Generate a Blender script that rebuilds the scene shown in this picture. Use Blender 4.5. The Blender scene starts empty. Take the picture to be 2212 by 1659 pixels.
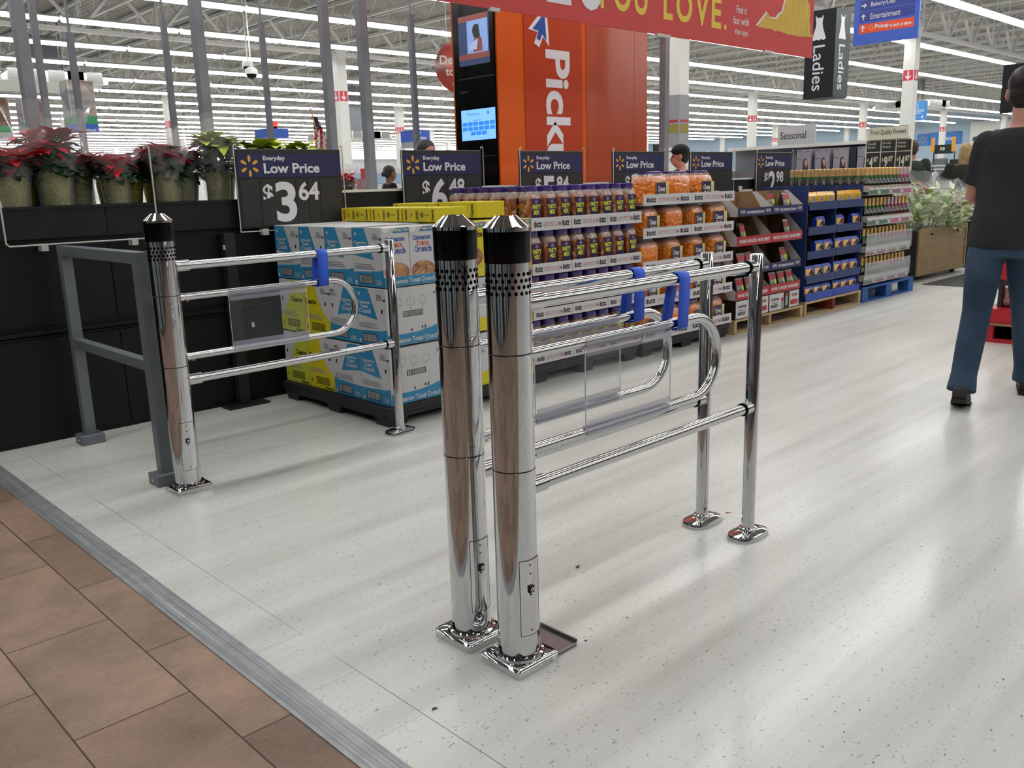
import bpy, bmesh, math, random
from mathutils import Vector, Matrix

S = bpy.context.scene
COL = S.collection
PI = math.pi

# ---------------------------------------------------------------- camera
HC = 1.34
cam_d = bpy.data.cameras.new('camera')
cam = bpy.data.objects.new('camera', cam_d)
COL.objects.link(cam)
AX = ((0.71878195, 0.17541278, -0.67274279), (-0.6946111, 0.14018688, -0.70559411), (-0.02946051, 0.97446293, 0.22260746))
M4 = Matrix.Identity(4)
for i in range(3):
    for j in range(3):
        M4[i][j] = AX[i][j]
M4[2][3] = HC
cam.matrix_world = M4
cam_d.sensor_width = 36.0
cam_d.lens = 1885.0 * 36.0 / 2212.0
cam_d.clip_start = 0.05
cam_d.clip_end = 300
S.camera = cam

# ---------------------------------------------------------------- world, exposure
S.view_settings.view_transform = 'Standard'
S.view_settings.look = 'None'
S.view_settings.gamma = 1.0
S.view_settings.exposure = 0.0
wd = bpy.data.worlds.new('world')
S.world = wd
wd.use_nodes = True
wd.node_tree.nodes['Background'].inputs[0].default_value = (0.8, 0.88, 1.0, 1)
wd.node_tree.nodes['Background'].inputs[1].default_value = 0.3
TUBE_POWER = 13.5          # the ceiling strip lights are the light of the place
S.cycles.max_bounces = 7
S.cycles.diffuse_bounces = 3
S.cycles.glossy_bounces = 4
S.cycles.transparent_max_bounces = 10
S.cycles.caustics_reflective = False
S.cycles.caustics_refractive = False
S.cycles.sample_clamp_indirect = 6.0


# ---------------------------------------------------------------- materials
def lin(c):
    c = c.lstrip('#')
    o = []
    for i in (0, 2, 4):
        v = int(c[i:i + 2], 16) / 255.0
        o.append(v / 12.92 if v <= 0.04045 else ((v + 0.055) / 1.055) ** 2.4)
    return tuple(o) + (1.0,)


MATS = {}


def mat(name, col='#888888', rough=0.5, metal=0.0, emit=0.0, coat=0.0, alpha=1.0, spec=0.5):
    if name in MATS:
        return MATS[name]
    m = bpy.data.materials.new(name)
    m.use_nodes = True
    b = m.node_tree.nodes['Principled BSDF']
    b.inputs['Base Color'].default_value = lin(col)
    b.inputs['Roughness'].default_value = rough
    b.inputs['Metallic'].default_value = metal
    b.inputs['Coat Weight'].default_value = coat
    b.inputs['Coat Roughness'].default_value = 0.06
    b.inputs['Alpha'].default_value = alpha
    b.inputs['Specular IOR Level'].default_value = spec
    if emit:
        b.inputs['Emission Color'].default_value = lin(col)
        b.inputs['Emission Strength'].default_value = emit
    MATS[name] = m
    return m


class NT:
    """small helper to write node graphs"""
    def __init__(s, m):
        s.m = m
        s.n = m.node_tree.nodes
        s.l = m.node_tree.links
        s.b = s.n['Principled BSDF']

    def node(s, t, **k):
        x = s.n.new(t)
        for a, v in k.items():
            setattr(x, a, v)
        return x

    def link(s, a, b):
        s.l.new(a, b)

    def math(s, op, a, b=0.0, clamp=False):
        x = s.node('ShaderNodeMath', operation=op, use_clamp=clamp)
        for i, v in enumerate((a, b)):
            if isinstance(v, (int, float)):
                x.inputs[i].default_value = v
            else:
                s.link(v, x.inputs[i])
        return x.outputs[0]

    def pos(s):
        return s.node('ShaderNodeNewGeometry').outputs['Position']

    def obj(s):
        return s.node('ShaderNodeTexCoord').outputs['Object']

    def mapping(s, v, scale=(1, 1, 1), loc=(0, 0, 0), rot=(0, 0, 0)):
        x = s.node('ShaderNodeMapping')
        x.inputs['Scale'].default_value = scale
        x.inputs['Location'].default_value = loc
        x.inputs['Rotation'].default_value = rot
        s.link(v, x.inputs['Vector'])
        return x.outputs[0]

    def noise(s, v, scale, detail=3.0, rough=0.5):
        x = s.node('ShaderNodeTexNoise')
        x.inputs['Scale'].default_value = scale
        x.inputs['Detail'].default_value = detail
        x.inputs['Roughness'].default_value = rough
        s.link(v, x.inputs['Vector'])
        return x.outputs[0]

    def voro(s, v, scale, feature='F1', out='Distance'):
        x = s.node('ShaderNodeTexVoronoi', feature=feature)
        x.inputs['Scale'].default_value = scale
        s.link(v, x.inputs['Vector'])
        return x.outputs[out]

    def ramp(s, f, stops):
        x = s.node('ShaderNodeValToRGB')
        e = x.color_ramp.elements
        while len(e) < len(stops):
            e.new(0.5)
        for i, (p, c) in enumerate(stops):
            e[i].position = p
            e[i].color = lin(c) if isinstance(c, str) else (c, c, c, 1)
        s.link(f, x.inputs[0])
        return x.outputs[0]

    def mix(s, f, a, b, mode='MIX'):
        x = s.node('ShaderNodeMix', data_type='RGBA', blend_type=mode)
        for i, v in ((0, f), (6, a), (7, b)):
            if isinstance(v, str):
                x.inputs[i].default_value = lin(v)
            elif isinstance(v, (int, float)):
                x.inputs[i].default_value = v
            else:
                s.link(v, x.inputs[i])
        return x.outputs[2]

    def bump(s, h, strength=0.3, dist=0.01):
        x = s.node('ShaderNodeBump')
        x.inputs['Strength'].default_value = strength
        x.inputs['Distance'].default_value = dist
        s.link(h, x.inputs['Height'])
        s.link(x.outputs[0], s.b.inputs['Normal'])


def grainy(name, c1, c2, scale=20, rough=0.5, stretch=(1, 1, 1), **k):
    """two-tone noise material, for plain surfaces with a little wear"""
    if name in MATS:
        return MATS[name]
    m = mat(name, c1, rough, **k)
    t = NT(m)
    n = t.noise(t.mapping(t.obj(), stretch), scale, 4)
    t.link(t.ramp(n, [(0.35, c1), (0.65, c2)]), t.b.inputs['Base Color'])
    return m


# ---- white vinyl floor
def vinyl():
    m = mat('white_vinyl_tile', '#c9c8c2', 0.22)
    t = NT(m)
    p = t.pos()
    xyz = t.node('ShaderNodeSeparateXYZ')
    t.link(p, xyz.inputs[0])
    X, Y = xyz.outputs[0], xyz.outputs[1]
    # tone bands stretched along the aisle
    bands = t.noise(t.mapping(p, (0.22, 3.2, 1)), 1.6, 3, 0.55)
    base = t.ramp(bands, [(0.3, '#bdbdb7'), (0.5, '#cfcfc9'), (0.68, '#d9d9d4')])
    blot = t.noise(p, 1.1, 4, 0.6)
    base = t.mix(t.ramp(blot, [(0.45, 0.0), (0.8, 0.25)]), base, '#b5b2a8')
    # chips in the vinyl
    wob_ = t.node('ShaderNodeVectorMath', operation='MULTIPLY_ADD')
    nz = t.node('ShaderNodeTexNoise')
    nz.inputs['Scale'].default_value = 25.0
    t.link(p, nz.inputs['Vector'])
    t.link(nz.outputs['Color'], wob_.inputs[0])
    wob_.inputs[1].default_value = (0.03, 0.03, 0)
    t.link(p, wob_.inputs[2])
    q = wob_.outputs[0]
    for sc_, rot_, lim, den, dark in (((26, 75, 1), 0.55, 0.13, 0.43, 0.55), ((70, 24, 1), -0.3, 0.12, 0.47, 0.6), ((13, 40, 1), 0.1, 0.085, 0.5, 0.85), ((60, 60, 1), 1.0, 0.13, 0.45, 0.45)):
        sp = t.voro(t.mapping(q, sc_, rot=(0, 0, rot_)), 1.0)
        w = t.noise(p, 7 + 30 * dark, 2)
        thr = t.math('MULTIPLY', t.math('GREATER_THAN', w, den), t.math('LESS_THAN', sp, lim))
        base = t.mix(t.math('MULTIPLY', thr, dark), base, '#5b5850')
    # seam lines of the first cut row of tiles
    near = t.math('LESS_THAN', t.math('ABSOLUTE', t.math('SUBTRACT', X, 1.2155)), 0.0014)
    fade = t.ramp(t.noise(t.mapping(p, (0.1, 1.0, 1)), 1.0, 2), [(0.42, 0.06), (0.55, 0.85)])
    base = t.mix(t.math('MULTIPLY', near, fade), base, '#5b584f')
    fy = t.math('FRACT', t.math('DIVIDE', t.math('SUBTRACT', Y, 0.277), 0.3048))
    cr = t.math('LESS_THAN', t.math('ABSOLUTE', t.math('SUBTRACT', fy, 0.5)), 0.0035)
    cr = t.math('MULTIPLY', cr, t.math('LESS_THAN', X, 1.2155))
    base = t.mix(t.math('MULTIPLY', cr, 0.45), base, '#6b685f')
    fx = t.math('FRACT', t.math('DIVIDE', t.math('SUBTRACT', X, 1.2155), 0.3048))
    g = t.math('LESS_THAN', t.math('MINIMUM', fx, fy), 0.006)
    base = t.mix(t.math('MULTIPLY', g, 0.07), base, '#8d8a80')
    t.link(base, t.b.inputs['Base Color'])
    t.b.inputs['Roughness'].default_value = 0.42
    t.b.inputs['Coat Weight'].default_value = 0.35
    t.b.inputs['Coat Roughness'].default_value = 0.15
    return m


def brown_tile():
    m = mat('brown_porcelain_tile', '#7c675a', 0.55, spec=0.3)
    t = NT(m)
    p = t.pos()
    xyz = t.node('ShaderNodeSeparateXYZ')
    t.link(p, xyz.inputs[0])
    X, Y = xyz.outputs[0], xyz.outputs[1]
    row = t.math('FLOOR', t.math('DIVIDE', t.math('SUBTRACT', X, 0.53), 0.305))
    odd = t.math('FLOORED_MODULO', row, 2.0)
    yy = t.math('DIVIDE', t.math('SUBTRACT', t.math('SUBTRACT', Y, 2.203), t.math('MULTIPLY', odd, -0.302)), 0.61)
    fy = t.math('FRACT', yy)
    fx = t.math('FRACT', t.math('DIVIDE', t.math('SUBTRACT', X, 0.53), 0.305))
    ey = t.math('MULTIPLY', t.math('MINIMUM', fy, t.math('SUBTRACT', 1.0, fy)), 0.61)
    ex = t.math('MULTIPLY', t.math('MINIMUM', fx, t.math('SUBTRACT', 1.0, fx)), 0.305)
    e = t.math('MINIMUM', ex, ey)
    cell = t.node('ShaderNodeCombineXYZ')
    t.link(row, cell.inputs[0])
    t.link(t.math('FLOOR', yy), cell.inputs[1])
    wn = t.node('ShaderNodeTexWhiteNoise', noise_dimensions='3D')
    t.link(cell.outputs[0], wn.inputs['Vector'])
    off = t.node('ShaderNodeVectorMath', operation='MULTIPLY_ADD')
    t.link(wn.outputs['Color'], off.inputs[0])
    off.inputs[1].default_value = (7, 7, 7)
    t.link(p, off.inputs[2])
    n = t.noise(off.outputs[0], 4.2, 5, 0.6)
    c = t.ramp(n, [(0.3, '#806b5c'), (0.5, '#97806f'), (0.68, '#ac8d7c')])
    dark = t.ramp(wn.outputs['Value'], [(0.0, 0.6), (0.4, 0.1), (0.8, 0.0)])
    c = t.mix(dark, c, '#5f4a3d')
    fine = t.noise(p, 60, 3)
    c = t.mix(0.12, c, t.ramp(fine, [(0.3, '#4d3f36'), (0.7, '#b09583')]))
    c = t.mix(t.math('LESS_THAN', e, 0.0022), c, '#3a2f28')
    t.link(c, t.b.inputs['Base Color'])
    t.bump(t.math('GREATER_THAN', e, 0.003), 0.5, 0.003)
    return m


def chrome():
    m = mat('chrome', '#c9cacb', 0.035, 1.0)
    t = NT(m)
    n = t.noise(t.mapping(t.obj(), (6, 6, 2)), 5, 4)
    t.link(t.ramp(n, [(0.4, 0.025), (0.8, 0.09)]), t.b.inputs['Roughness'])
    return m


def strip_metal():
    m = mat('worn_aluminium', '#8d9094', 0.42, 0.45)
    t = NT(m)
    p = t.pos()
    n = t.noise(t.mapping(p, (55, 1.2, 1)), 1.0, 3)
    n2 = t.noise(p, 14, 4)
    c = t.ramp(n, [(0.3, '#85888b'), (0.6, '#a9acaf'), (0.75, '#c0c3c6')])
    c = t.mix(t.ramp(n2, [(0.45, 0.0), (0.7, 0.4)]), c, '#74776f')
    t.link(c, t.b.inputs['Base Color'])
    return m


def deck_mat():
    m = mat('ceiling_deck', '#8d8b86', 0.8)
    t = NT(m)
    p = t.pos()
    n = t.noise(p, 0.6, 4)
    c = t.ramp(n, [(0.3, '#928f89'), (0.7, '#a8a59f')])
    sp = t.voro(t.mapping(p, (3, 1.2, 1)), 1.0)
    c = t.mix(t.math('MULTIPLY', t.math('LESS_THAN', sp, 0.09), 0.75), c, '#2a2927')
    t.link(c, t.b.inputs['Base Color'])
    w = t.node('ShaderNodeTexWave', wave_type='BANDS', bands_direction='X')
    w.inputs['Scale'].default_value = 2.0
    t.link(p, w.inputs['Vector'])
    t.bump(w.outputs[1], 0.7, 0.05)
    return m


def snack(name, cols, scale, rough=0.35, bumpy=0.4):
    m = mat(name, cols[1], rough, coat=1.0)
    t = NT(m)
    p = t.pos()
    v = t.voro(p, scale, out='Color')
    bw = t.node('ShaderNodeSeparateColor')
    t.link(v, bw.inputs[0])
    n = len(cols)
    c = t.ramp(bw.outputs[0], [(i / (n - 1), cc) for i, cc in enumerate(cols)])
    d = t.voro(p, scale)
    t.link(c, t.b.inputs['Base Color'])
    t.bump(t.math('SUBTRACT', 1.0, d), bumpy, 0.01)
    return m


def cloth_mat(name, c1, c2, scale=3, fine=220):
    m = mat(name, c1, 0.85, spec=0.2)
    t = NT(m)
    o = t.obj()
    n = t.noise(o, scale, 3)
    t.link(t.ramp(n, [(0.35, c1), (0.7, c2)]), t.b.inputs['Base Color'])
    f = t.noise(t.mapping(o, (1, 1, 0.35)), 9, 3, 0.45)
    t.bump(f, 0.55, 0.03)
    return m


CH = chrome()
CHR = mat('rail_chrome', '#c4c5c6', 0.10, 1.0)
BLK = mat('black_gloss', '#030304', 0.16, spec=0.18)
BLKM = grainy('black_laminate', '#0b0b0d', '#101012', 4, 0.45, spec=0.3)
BLKM2 = grainy('black_laminate_band', '#151517', '#1a1a1c', 4, 0.5, spec=0.3)
BLKP = grainy('black_plastic', '#141517', '#1b1c1f', 12, 0.55)
GREY = grainy('grey_paint', '#62686c', '#6b7175', 6, 0.45)
GREYP = grainy('grey_upright_paint', '#74777e', '#80838a', 6, 0.4)
WHITE = mat('white_paint', '#dcdbd7', 0.5)
WHITEC = mat('white_card', '#c6c5c6', 0.55)
WIRE = mat('white_wire', '#bdbbb4', 0.4)
DK = mat('ink_black', '#15151a', 0.6)
HOLE = mat('hole_black', '#020202', 0.9, spec=0.0)
CARD = grainy('brown_cardboard', '#86694b', '#987a59', 8, 0.8)
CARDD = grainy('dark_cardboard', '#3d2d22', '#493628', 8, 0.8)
NAVY = mat('navy_print', '#1c1c4d', 0.45)
LETTER = mat('white_print', '#d8d8dc', 0.5)
YEL = mat('spark_yellow', '#e0a52c', 0.5)
PANE = mat('sign_black', '#1d1c1b', 0.5)
PLATE = mat('price_tile_black', '#252422', 0.45)
COLUMN = mat('column_white', '#d7d6d0', 0.5)
JOIST = mat('joist_white', '#cccbc7', 0.6)
WOODP = grainy('pallet_wood', '#a58b66', '#c2a981', 14, 0.75, (1, 6, 6))
BLUEP = grainy('pallet_blue', '#1b4a86', '#235a9c', 10, 0.6)
RED = mat('red_print', '#a82831', 0.5)
BLUET = mat('blue_tape', '#2a5ad6', 0.6)
SKIN = mat('skin_light', '#b98472', 0.55)
SKIND = mat('skin_brown', '#7d4c38', 0.5)
ALU = strip_metal()
TUBE = mat('lit_tube', '#fafaf9', 0.3, emit=TUBE_POWER)
HOUS = mat('fixture_white', '#d5d5d8', 0.4)
CELLO = mat('cellophane', '#f2f4f6', 0.05, alpha=0.16, coat=1.0)
ACRYL = mat('clear_acrylic', '#c8ced2', 0.02, alpha=0.035)
CLAMP = mat('clamp_plastic', '#a9a8b8', 0.15, alpha=0.55)
ACEDGE = mat('acrylic_edge', '#e6ecef', 0.1, alpha=0.8)


# ---------------------------------------------------------------- mesh helper
FY = lambda x, y, z: (Vector((x, y, z)), Vector((1, 0, 0)), Vector((0, 0, 1)))      # plane that faces -Y
FX = lambda x, y, z: (Vector((x, y, z)), Vector((0, -1, 0)), Vector((0, 0, 1)))     # plane that faces -X
FZ = lambda x, y, z: (Vector((x, y, z)), Vector((1, 0, 0)), Vector((0, 1, 0)))      # plane that faces up

TXT = {}


def glyphs(s, bold, spacing=1.0):
    k = (s, bold, spacing)
    if k in TXT:
        return TXT[k]
    cu = bpy.data.curves.new('t', 'FONT')
    cu.body = s
    cu.resolution_u = 2 if len(s) > 12 else 4
    cu.offset = 0.028 if bold else 0.004
    cu.space_character = spacing
    cu.fill_mode = 'FRONT'
    o = bpy.data.objects.new('t', cu)
    COL.objects.link(o)
    dg = bpy.context.evaluated_depsgraph_get()
    dg.update()
    me = bpy.data.meshes.new_from_object(o.evaluated_get(dg))
    vs = [(v.co.x, v.co.y) for v in me.vertices]
    fs = [tuple(p.vertices) for p in me.polygons]
    bpy.data.objects.remove(o)
    bpy.data.curves.remove(cu)
    bpy.data.meshes.remove(me)
    x0 = min(v[0] for v in vs)
    x1 = max(v[0] for v in vs)
    y0 = min(v[1] for v in vs)
    y1 = max(v[1] for v in vs)
    vs = [((a - x0) / (x1 - x0), (b - y0) / (y1 - y0)) for a, b in vs]
    TXT[k] = (vs, fs, (x1 - x0) / (y1 - y0))
    return TXT[k]


class MB:
    def __init__(s):
        s.v, s.f, s.m = [], [], []

    def add(s, vs, fs, mi=0):
        b = len(s.v)
        s.v += [tuple(v) for v in vs]
        s.f += [tuple(b + i for i in f) for f in fs]
        s.m += [mi] * len(fs)
        return s

    def box(s, x0, x1, y0, y1, z0, z1, mi=0, bev=0.0):
        if x0 > x1: x0, x1 = x1, x0
        if y0 > y1: y0, y1 = y1, y0
        if z0 > z1: z0, z1 = z1, z0
        if bev <= 0:
            vs = [(x, y, z) for x in (x0, x1) for y in (y0, y1) for z in (z0, z1)]
            return s.add(vs, [(0, 1, 3, 2), (4, 6, 7, 5), (0, 4, 5, 1), (2, 3, 7, 6), (0, 2, 6, 4), (1, 5, 7, 3)], mi)
        pts = []
        for x, dx in ((x0, 1), (x1, -1)):
            for y, dy in ((y0, 1), (y1, -1)):
                for z, dz in ((z0, 1), (z1, -1)):
                    pts += [(x, y + dy * bev, z + dz * bev), (x + dx * bev, y, z + dz * bev), (x + dx * bev, y + dy * bev, z)]
        return s.hull(pts, mi)

    def hull(s, pts, mi=0):
        bm = bmesh.new()
        for p in pts:
            bm.verts.new(p)
        bmesh.ops.convex_hull(bm, input=bm.verts)
        bmesh.ops.dissolve_limit(bm, angle_limit=0.02, verts=bm.verts, edges=bm.edges)
        bm.verts.index_update()
        s.add([v.co[:] for v in bm.verts], [[v.index for v in f.verts] for f in bm.faces], mi)
        bm.free()
        return s

    def tube(s, path, r, n=12, mi=0, caps=True, closed=False):
        path = [Vector(p) for p in path]
        rs = r if isinstance(r, (list, tuple)) else [r] * len(path)
        k = len(path)
        t0 = (path[1] - path[0]).normalized()
        up = Vector((0, 0, 1)) if abs(t0.z) < 0.9 else Vector((1, 0, 0))
        a = t0.cross(up).normalized()
        vs = []
        for i, p in enumerate(path):
            if i == 0:
                t = t0
            elif i == k - 1:
                t = (path[i] - path[i - 1]).normalized()
            else:
                t = ((path[i + 1] - path[i]).normalized() + (path[i] - path[i - 1]).normalized()).normalized()
            a = (a - t * a.dot(t)).normalized()
            b = t.cross(a)
            for j in range(n):
                w = 2 * PI * j / n
                vs.append(p + (a * math.cos(w) + b * math.sin(w)) * rs[i])
        fs = []
        for i in range(k - 1):
            for j in range(n):
                fs.append((i * n + j, i * n + (j + 1) % n, (i + 1) * n + (j + 1) % n, (i + 1) * n + j))
        if caps:
            fs.append(tuple(range(n))[::-1])
            fs.append(tuple((k - 1) * n + j for j in range(n)))
        return s.add(vs, fs, mi)

    def lathe(s, prof, n=20, c=(0, 0, 0), sq=2.0, ry=1.0, mi=0, caps=True):
        vs, fs = [], []
        for r, z in prof:
            for j in range(n):
                w = 2 * PI * j / n
                cx, sy = math.cos(w), math.sin(w)
                k = (abs(cx) ** sq + abs(sy) ** sq) ** (-1.0 / sq)
                vs.append((c[0] + r * k * cx, c[1] + r * ry * k * sy, c[2] + z))
        for i in range(len(prof) - 1):
            for j in range(n):
                fs.append((i * n + j, i * n + (j + 1) % n, (i + 1) * n + (j + 1) % n, (i + 1) * n + j))
        if caps:
            fs.append(tuple(range(n))[::-1])
            fs.append(tuple((len(prof) - 1) * n + j for j in range(n)))
        return s.add(vs, fs, mi)

    def rings(s, rings, n=16, mi=0):
        """rings: (cx, cy, cz, rx, ry) stacked in z"""
        vs, fs = [], []
        for cx, cy, cz, rx, ry in rings:
            for j in range(n):
                w = 2 * PI * j / n
                vs.append((cx + rx * math.cos(w), cy + ry * math.sin(w), cz))
        for i in range(len(rings) - 1):
            for j in range(n):
                fs.append((i * n + j, i * n + (j + 1) % n, (i + 1) * n + (j + 1) % n, (i + 1) * n + j))
        fs.append(tuple(range(n))[::-1])
        fs.append(tuple((len(rings) - 1) * n + j for j in range(n)))
        return s.add(vs, fs, mi)

    def ball(s, c, rx, ry=None, rz=None, n=12, mi=0):
        ry = rx if ry is None else ry
        rz = rx if rz is None else rz
        m = max(4, n // 2 + 1)
        pr = [(math.sin(PI * i / m), -math.cos(PI * i / m)) for i in range(m + 1)]
        pr[0] = (0.02, -1)
        pr[-1] = (0.02, 1)
        vs, fs = [], []
        for r, z in pr:
            for j in range(n):
                w = 2 * PI * j / n
                vs.append((c[0] + rx * r * math.cos(w), c[1] + ry * r * math.sin(w), c[2] + rz * z))
        for i in range(m):
            for j in range(n):
                fs.append((i * n + j, i * n + (j + 1) % n, (i + 1) * n + (j + 1) % n, (i + 1) * n + j))
        fs.append(tuple(range(n))[::-1])
        fs.append(tuple(m * n + j for j in range(n)))
        return s.add(vs, fs, mi)

    def poly(s, fr, pts, off=0.001, th=0.0, mi=0):
        o, u, v = fr
        nn = u.cross(v)
        a = [o + u * p[0] + v * p[1] + nn * (off + th) for p in pts]
        k = len(pts)
        if th <= 0:
            return s.add(a, [tuple(range(k))], mi)
        b = [o + u * p[0] + v * p[1] + nn * off for p in pts]
        fs = [tuple(range(k)), tuple(range(2 * k - 1, k - 1, -1))]
        for i in range(k):
            j = (i + 1) % k
            fs.append((i, k + i, k + j, j))
        return s.add(a + b, fs, mi)

    def rect(s, fr, x0, y0, x1, y1, off=0.001, th=0.0, mi=0):
        return s.poly(fr, [(x0, y0), (x1, y0), (x1, y1), (x0, y1)], off, th, mi)

    def disc(s, fr, cx, cy, rx, ry=None, off=0.001, th=0.0, mi=0, n=16):
        ry = rx if ry is None else ry
        return s.poly(fr, [(cx + rx * math.cos(2 * PI * j / n), cy + ry * math.sin(2 * PI * j / n)) for j in range(n)], off, th, mi)

    def text(s, fr, t, x, y, w=None, h=None, off=0.0015, mi=0, bold=True, rot=0.0, skew=0.0, sp=1.0):
        """letters fitted in a w x h box whose lower left corner is x, y"""
        vs, fs, asp = glyphs(t, bold, sp)
        if w is None: w = h * asp
        if h is None: h = w / asp
        o, u, v = fr
        nn = u.cross(v)
        ca, sa = math.cos(rot), math.sin(rot)
        out = []
        for a, b in vs:
            px, py = a * w + b * h * skew, b * h
            out.append(o + u * (x + px * ca - py * sa) + v * (y + px * sa + py * ca) + nn * off)
        return s.add(out, fs, mi)

    def barcode(s, fr, x, y, w, h, off=0.0015, ink=1, paper=0, n=13, frame=True):
        if frame:
            s.rect(fr, x - w * 0.07, y - h * 0.18, x + w * 1.07, y + h * 1.18, off, 0, ink)
            s.rect(fr, x - w * 0.02, y - h * 0.05, x + w * 1.02, y + h * 1.05, off + 0.0006, 0, paper)
        rr = random.Random(n)
        q = x + w * 0.03
        while q < x + w * 0.95:
            bw = w * rr.uniform(0.012, 0.04)
            s.rect(fr, q, y, q + bw, y + h, off + 0.0012, 0, ink)
            q += bw + w * rr.uniform(0.015, 0.035)
        return s

    def moved(s, d):
        s.v = [(a + d[0], b + d[1], c + d[2]) for a, b, c in s.v]
        return s


def mesh(name, mb, mats, smooth=35):
    me = bpy.data.meshes.new(name)
    me.from_pydata(mb.v, [], mb.f)
    if not isinstance(mats, (list, tuple)):
        mats = [mats]
    for m in mats:
        me.materials.append(m)
    if len(mats) > 1:
        me.polygons.foreach_set('material_index', mb.m)
    if smooth:
        me.polygons.foreach_set('use_smooth', [True] * len(me.polygons))
        me.set_sharp_from_angle(angle=math.radians(smooth))
    me.update()
    return me


def ob(name, mb, mats, parent=None, loc=(0, 0, 0), rz=0.0, smooth=35, label=None):
    me = mb if isinstance(mb, bpy.types.Mesh) else mesh(name, mb, mats, smooth)
    o = bpy.data.objects.new(name, me)
    o.location = loc
    o.rotation_euler = (0, 0, rz)
    COL.objects.link(o)
    if parent: o.parent = parent
    if label: o['label'] = label
    return o


def wob(name, mb, mats, parent, smooth=35, label=None):
    """part whose mesh was written in world coordinates, under an unrotated parent"""
    L = parent.location
    P = parent.parent
    while P:
        L = L + P.location
        P = P.parent
    return ob(name, mb.moved((-L[0], -L[1], -L[2])), mats, parent, (0, 0, 0), 0, smooth, label)


def tag(o, label, cat, group=None):
    o['label'] = label
    o['category'] = cat
    if group: o['group'] = group
    return o


def root(name, label, cat, loc=(0, 0, 0), rz=0.0, group=None):
    o = bpy.data.objects.new(name, None)
    o.empty_display_size = 0.1
    o.location = loc
    o.rotation_euler = (0, 0, rz)
    COL.objects.link(o)
    return tag(o, label, cat, group)


def structure(name, mb, mats, smooth=0):
    o = ob(name, mb, mats, None, smooth=smooth)
    o['kind'] = 'structure'
    return o


def dup(r, loc, rz=0.0, label=None, group=None, sc=None):
    n = r.copy()
    COL.objects.link(n)
    n.location = loc
    n.rotation_euler = (0, 0, rz)
    if sc: n.scale = sc
    if label: n['label'] = label
    if group: n['group'] = group
    for c in list(r.children):
        d = c.copy()
        COL.objects.link(d)
        d.parent = n
        for g in list(c.children):
            e = g.copy()
            COL.objects.link(e)
            e.parent = d
    return n


ORD = ['first', 'second', 'third', 'fourth', 'fifth', 'sixth', 'seventh', 'eighth', 'ninth', 'tenth', 'eleventh', 'twelfth', 'thirteenth',
       'fourteenth', 'fifteenth', 'sixteenth', 'seventeenth', 'eighteenth', 'nineteenth', 'twentieth', 'twenty-first', 'twenty-second', 'twenty-third', 'twenty-fourth', 'twenty-fifth', 'twenty-sixth', 'twenty-seventh', 'twenty-eighth',
       'twenty-ninth', 'thirtieth']
TIER = ['top', 'second', 'third', 'fourth', 'bottom']


class Multi:
    """place one prototype, then copies of it"""
    def __init__(s, proto, group):
        s.p, s.used, s.g = proto, False, group

    def put(s, loc, rz, label, sc=None):
        if not s.used:
            s.used = True
            s.p.location = loc
            s.p.rotation_euler = (0, 0, rz)
            if sc: s.p.scale = sc
            s.p['label'] = label
            s.p['group'] = s.g
            return s.p
        return dup(s.p, loc, rz, label, s.g, sc)


# ================================================================ THE SETTING
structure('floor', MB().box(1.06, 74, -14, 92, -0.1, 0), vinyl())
structure('floor_entrance', MB().box(-3.4, 0.975, -14, 92, -0.1, 0), brown_tile())
m = MB().box(0.975, 1.06, -14, 92, -0.1, 0.0035)
for k in range(6):
    m.hull([(0.982 + k * 0.0125 + a, yy, zz) for a, zz in ((0, 0.0035), (0.003, 0.0047), (0.0075, 0.0047), (0.0105, 0.0035)) for yy in (-14, 92)])
structure('trim_1', m, ALU)
structure('ceiling', MB().box(-3.7, 74, -14, 92, 6.2, 6.3), deck_mat())
PALEB = mat('pale_blue_wall', '#a9bccd', 0.7)
PALEW = mat('pale_wall', '#cfd0cf', 0.7)
TAUPE = grainy('taupe_wall', '#5e4f45', '#6a594e', 1.0, 0.7)
structure('wall_right', MB().box(72, 72.3, -14, 92, 0, 6.2), PALEB)
structure('wall_far', MB().box(-3.4, 72, 90, 90.3, 0, 6.2), PALEW)
structure('wall_near', MB().box(-3.4, 72, -14.3, -14, 0, 6.2), TAUPE)
structure('wall_entrance', MB().box(-3.7, -3.4, -14, 90, 0, 6.2), grainy('entrance_wall', '#4a4c4e', '#55575a', 1.0, 0.6))
# sliding entrance doors behind the viewer, seen only as streaks in the chrome
for i, yy in enumerate((-4.6, -1.4, 1.8, 5.0)):
    m = MB()
    for a in (0, 0.95, 1.9, 2.85):
        m.box(-3.39, -3.3, yy + a, yy + a + 0.09, 0.0, 2.5)
    m.box(-3.39, -3.3, yy, yy + 2.94, 2.5, 2.75).box(-3.38, -3.32, yy, yy + 2.94, 1.0, 1.07)
    structure('door_%d' % (i + 1), m, mat('door_frame', '#1d1e20', 0.4))
    m = MB().box(-3.385, -3.38, yy + 0.09, yy + 0.95, 0.05, 2.5).box(-3.385, -3.38, yy + 1.04, yy + 1.9, 0.05, 2.5, 1).box(-3.385, -3.38, yy + 1.99, yy + 2.85, 0.05, 2.5, 0)
    structure('window_%d' % (i + 1), m, [mat('door_glass', '#8c979c', 0.1), mat('door_glass_dark', '#25292c', 0.1)])

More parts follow.
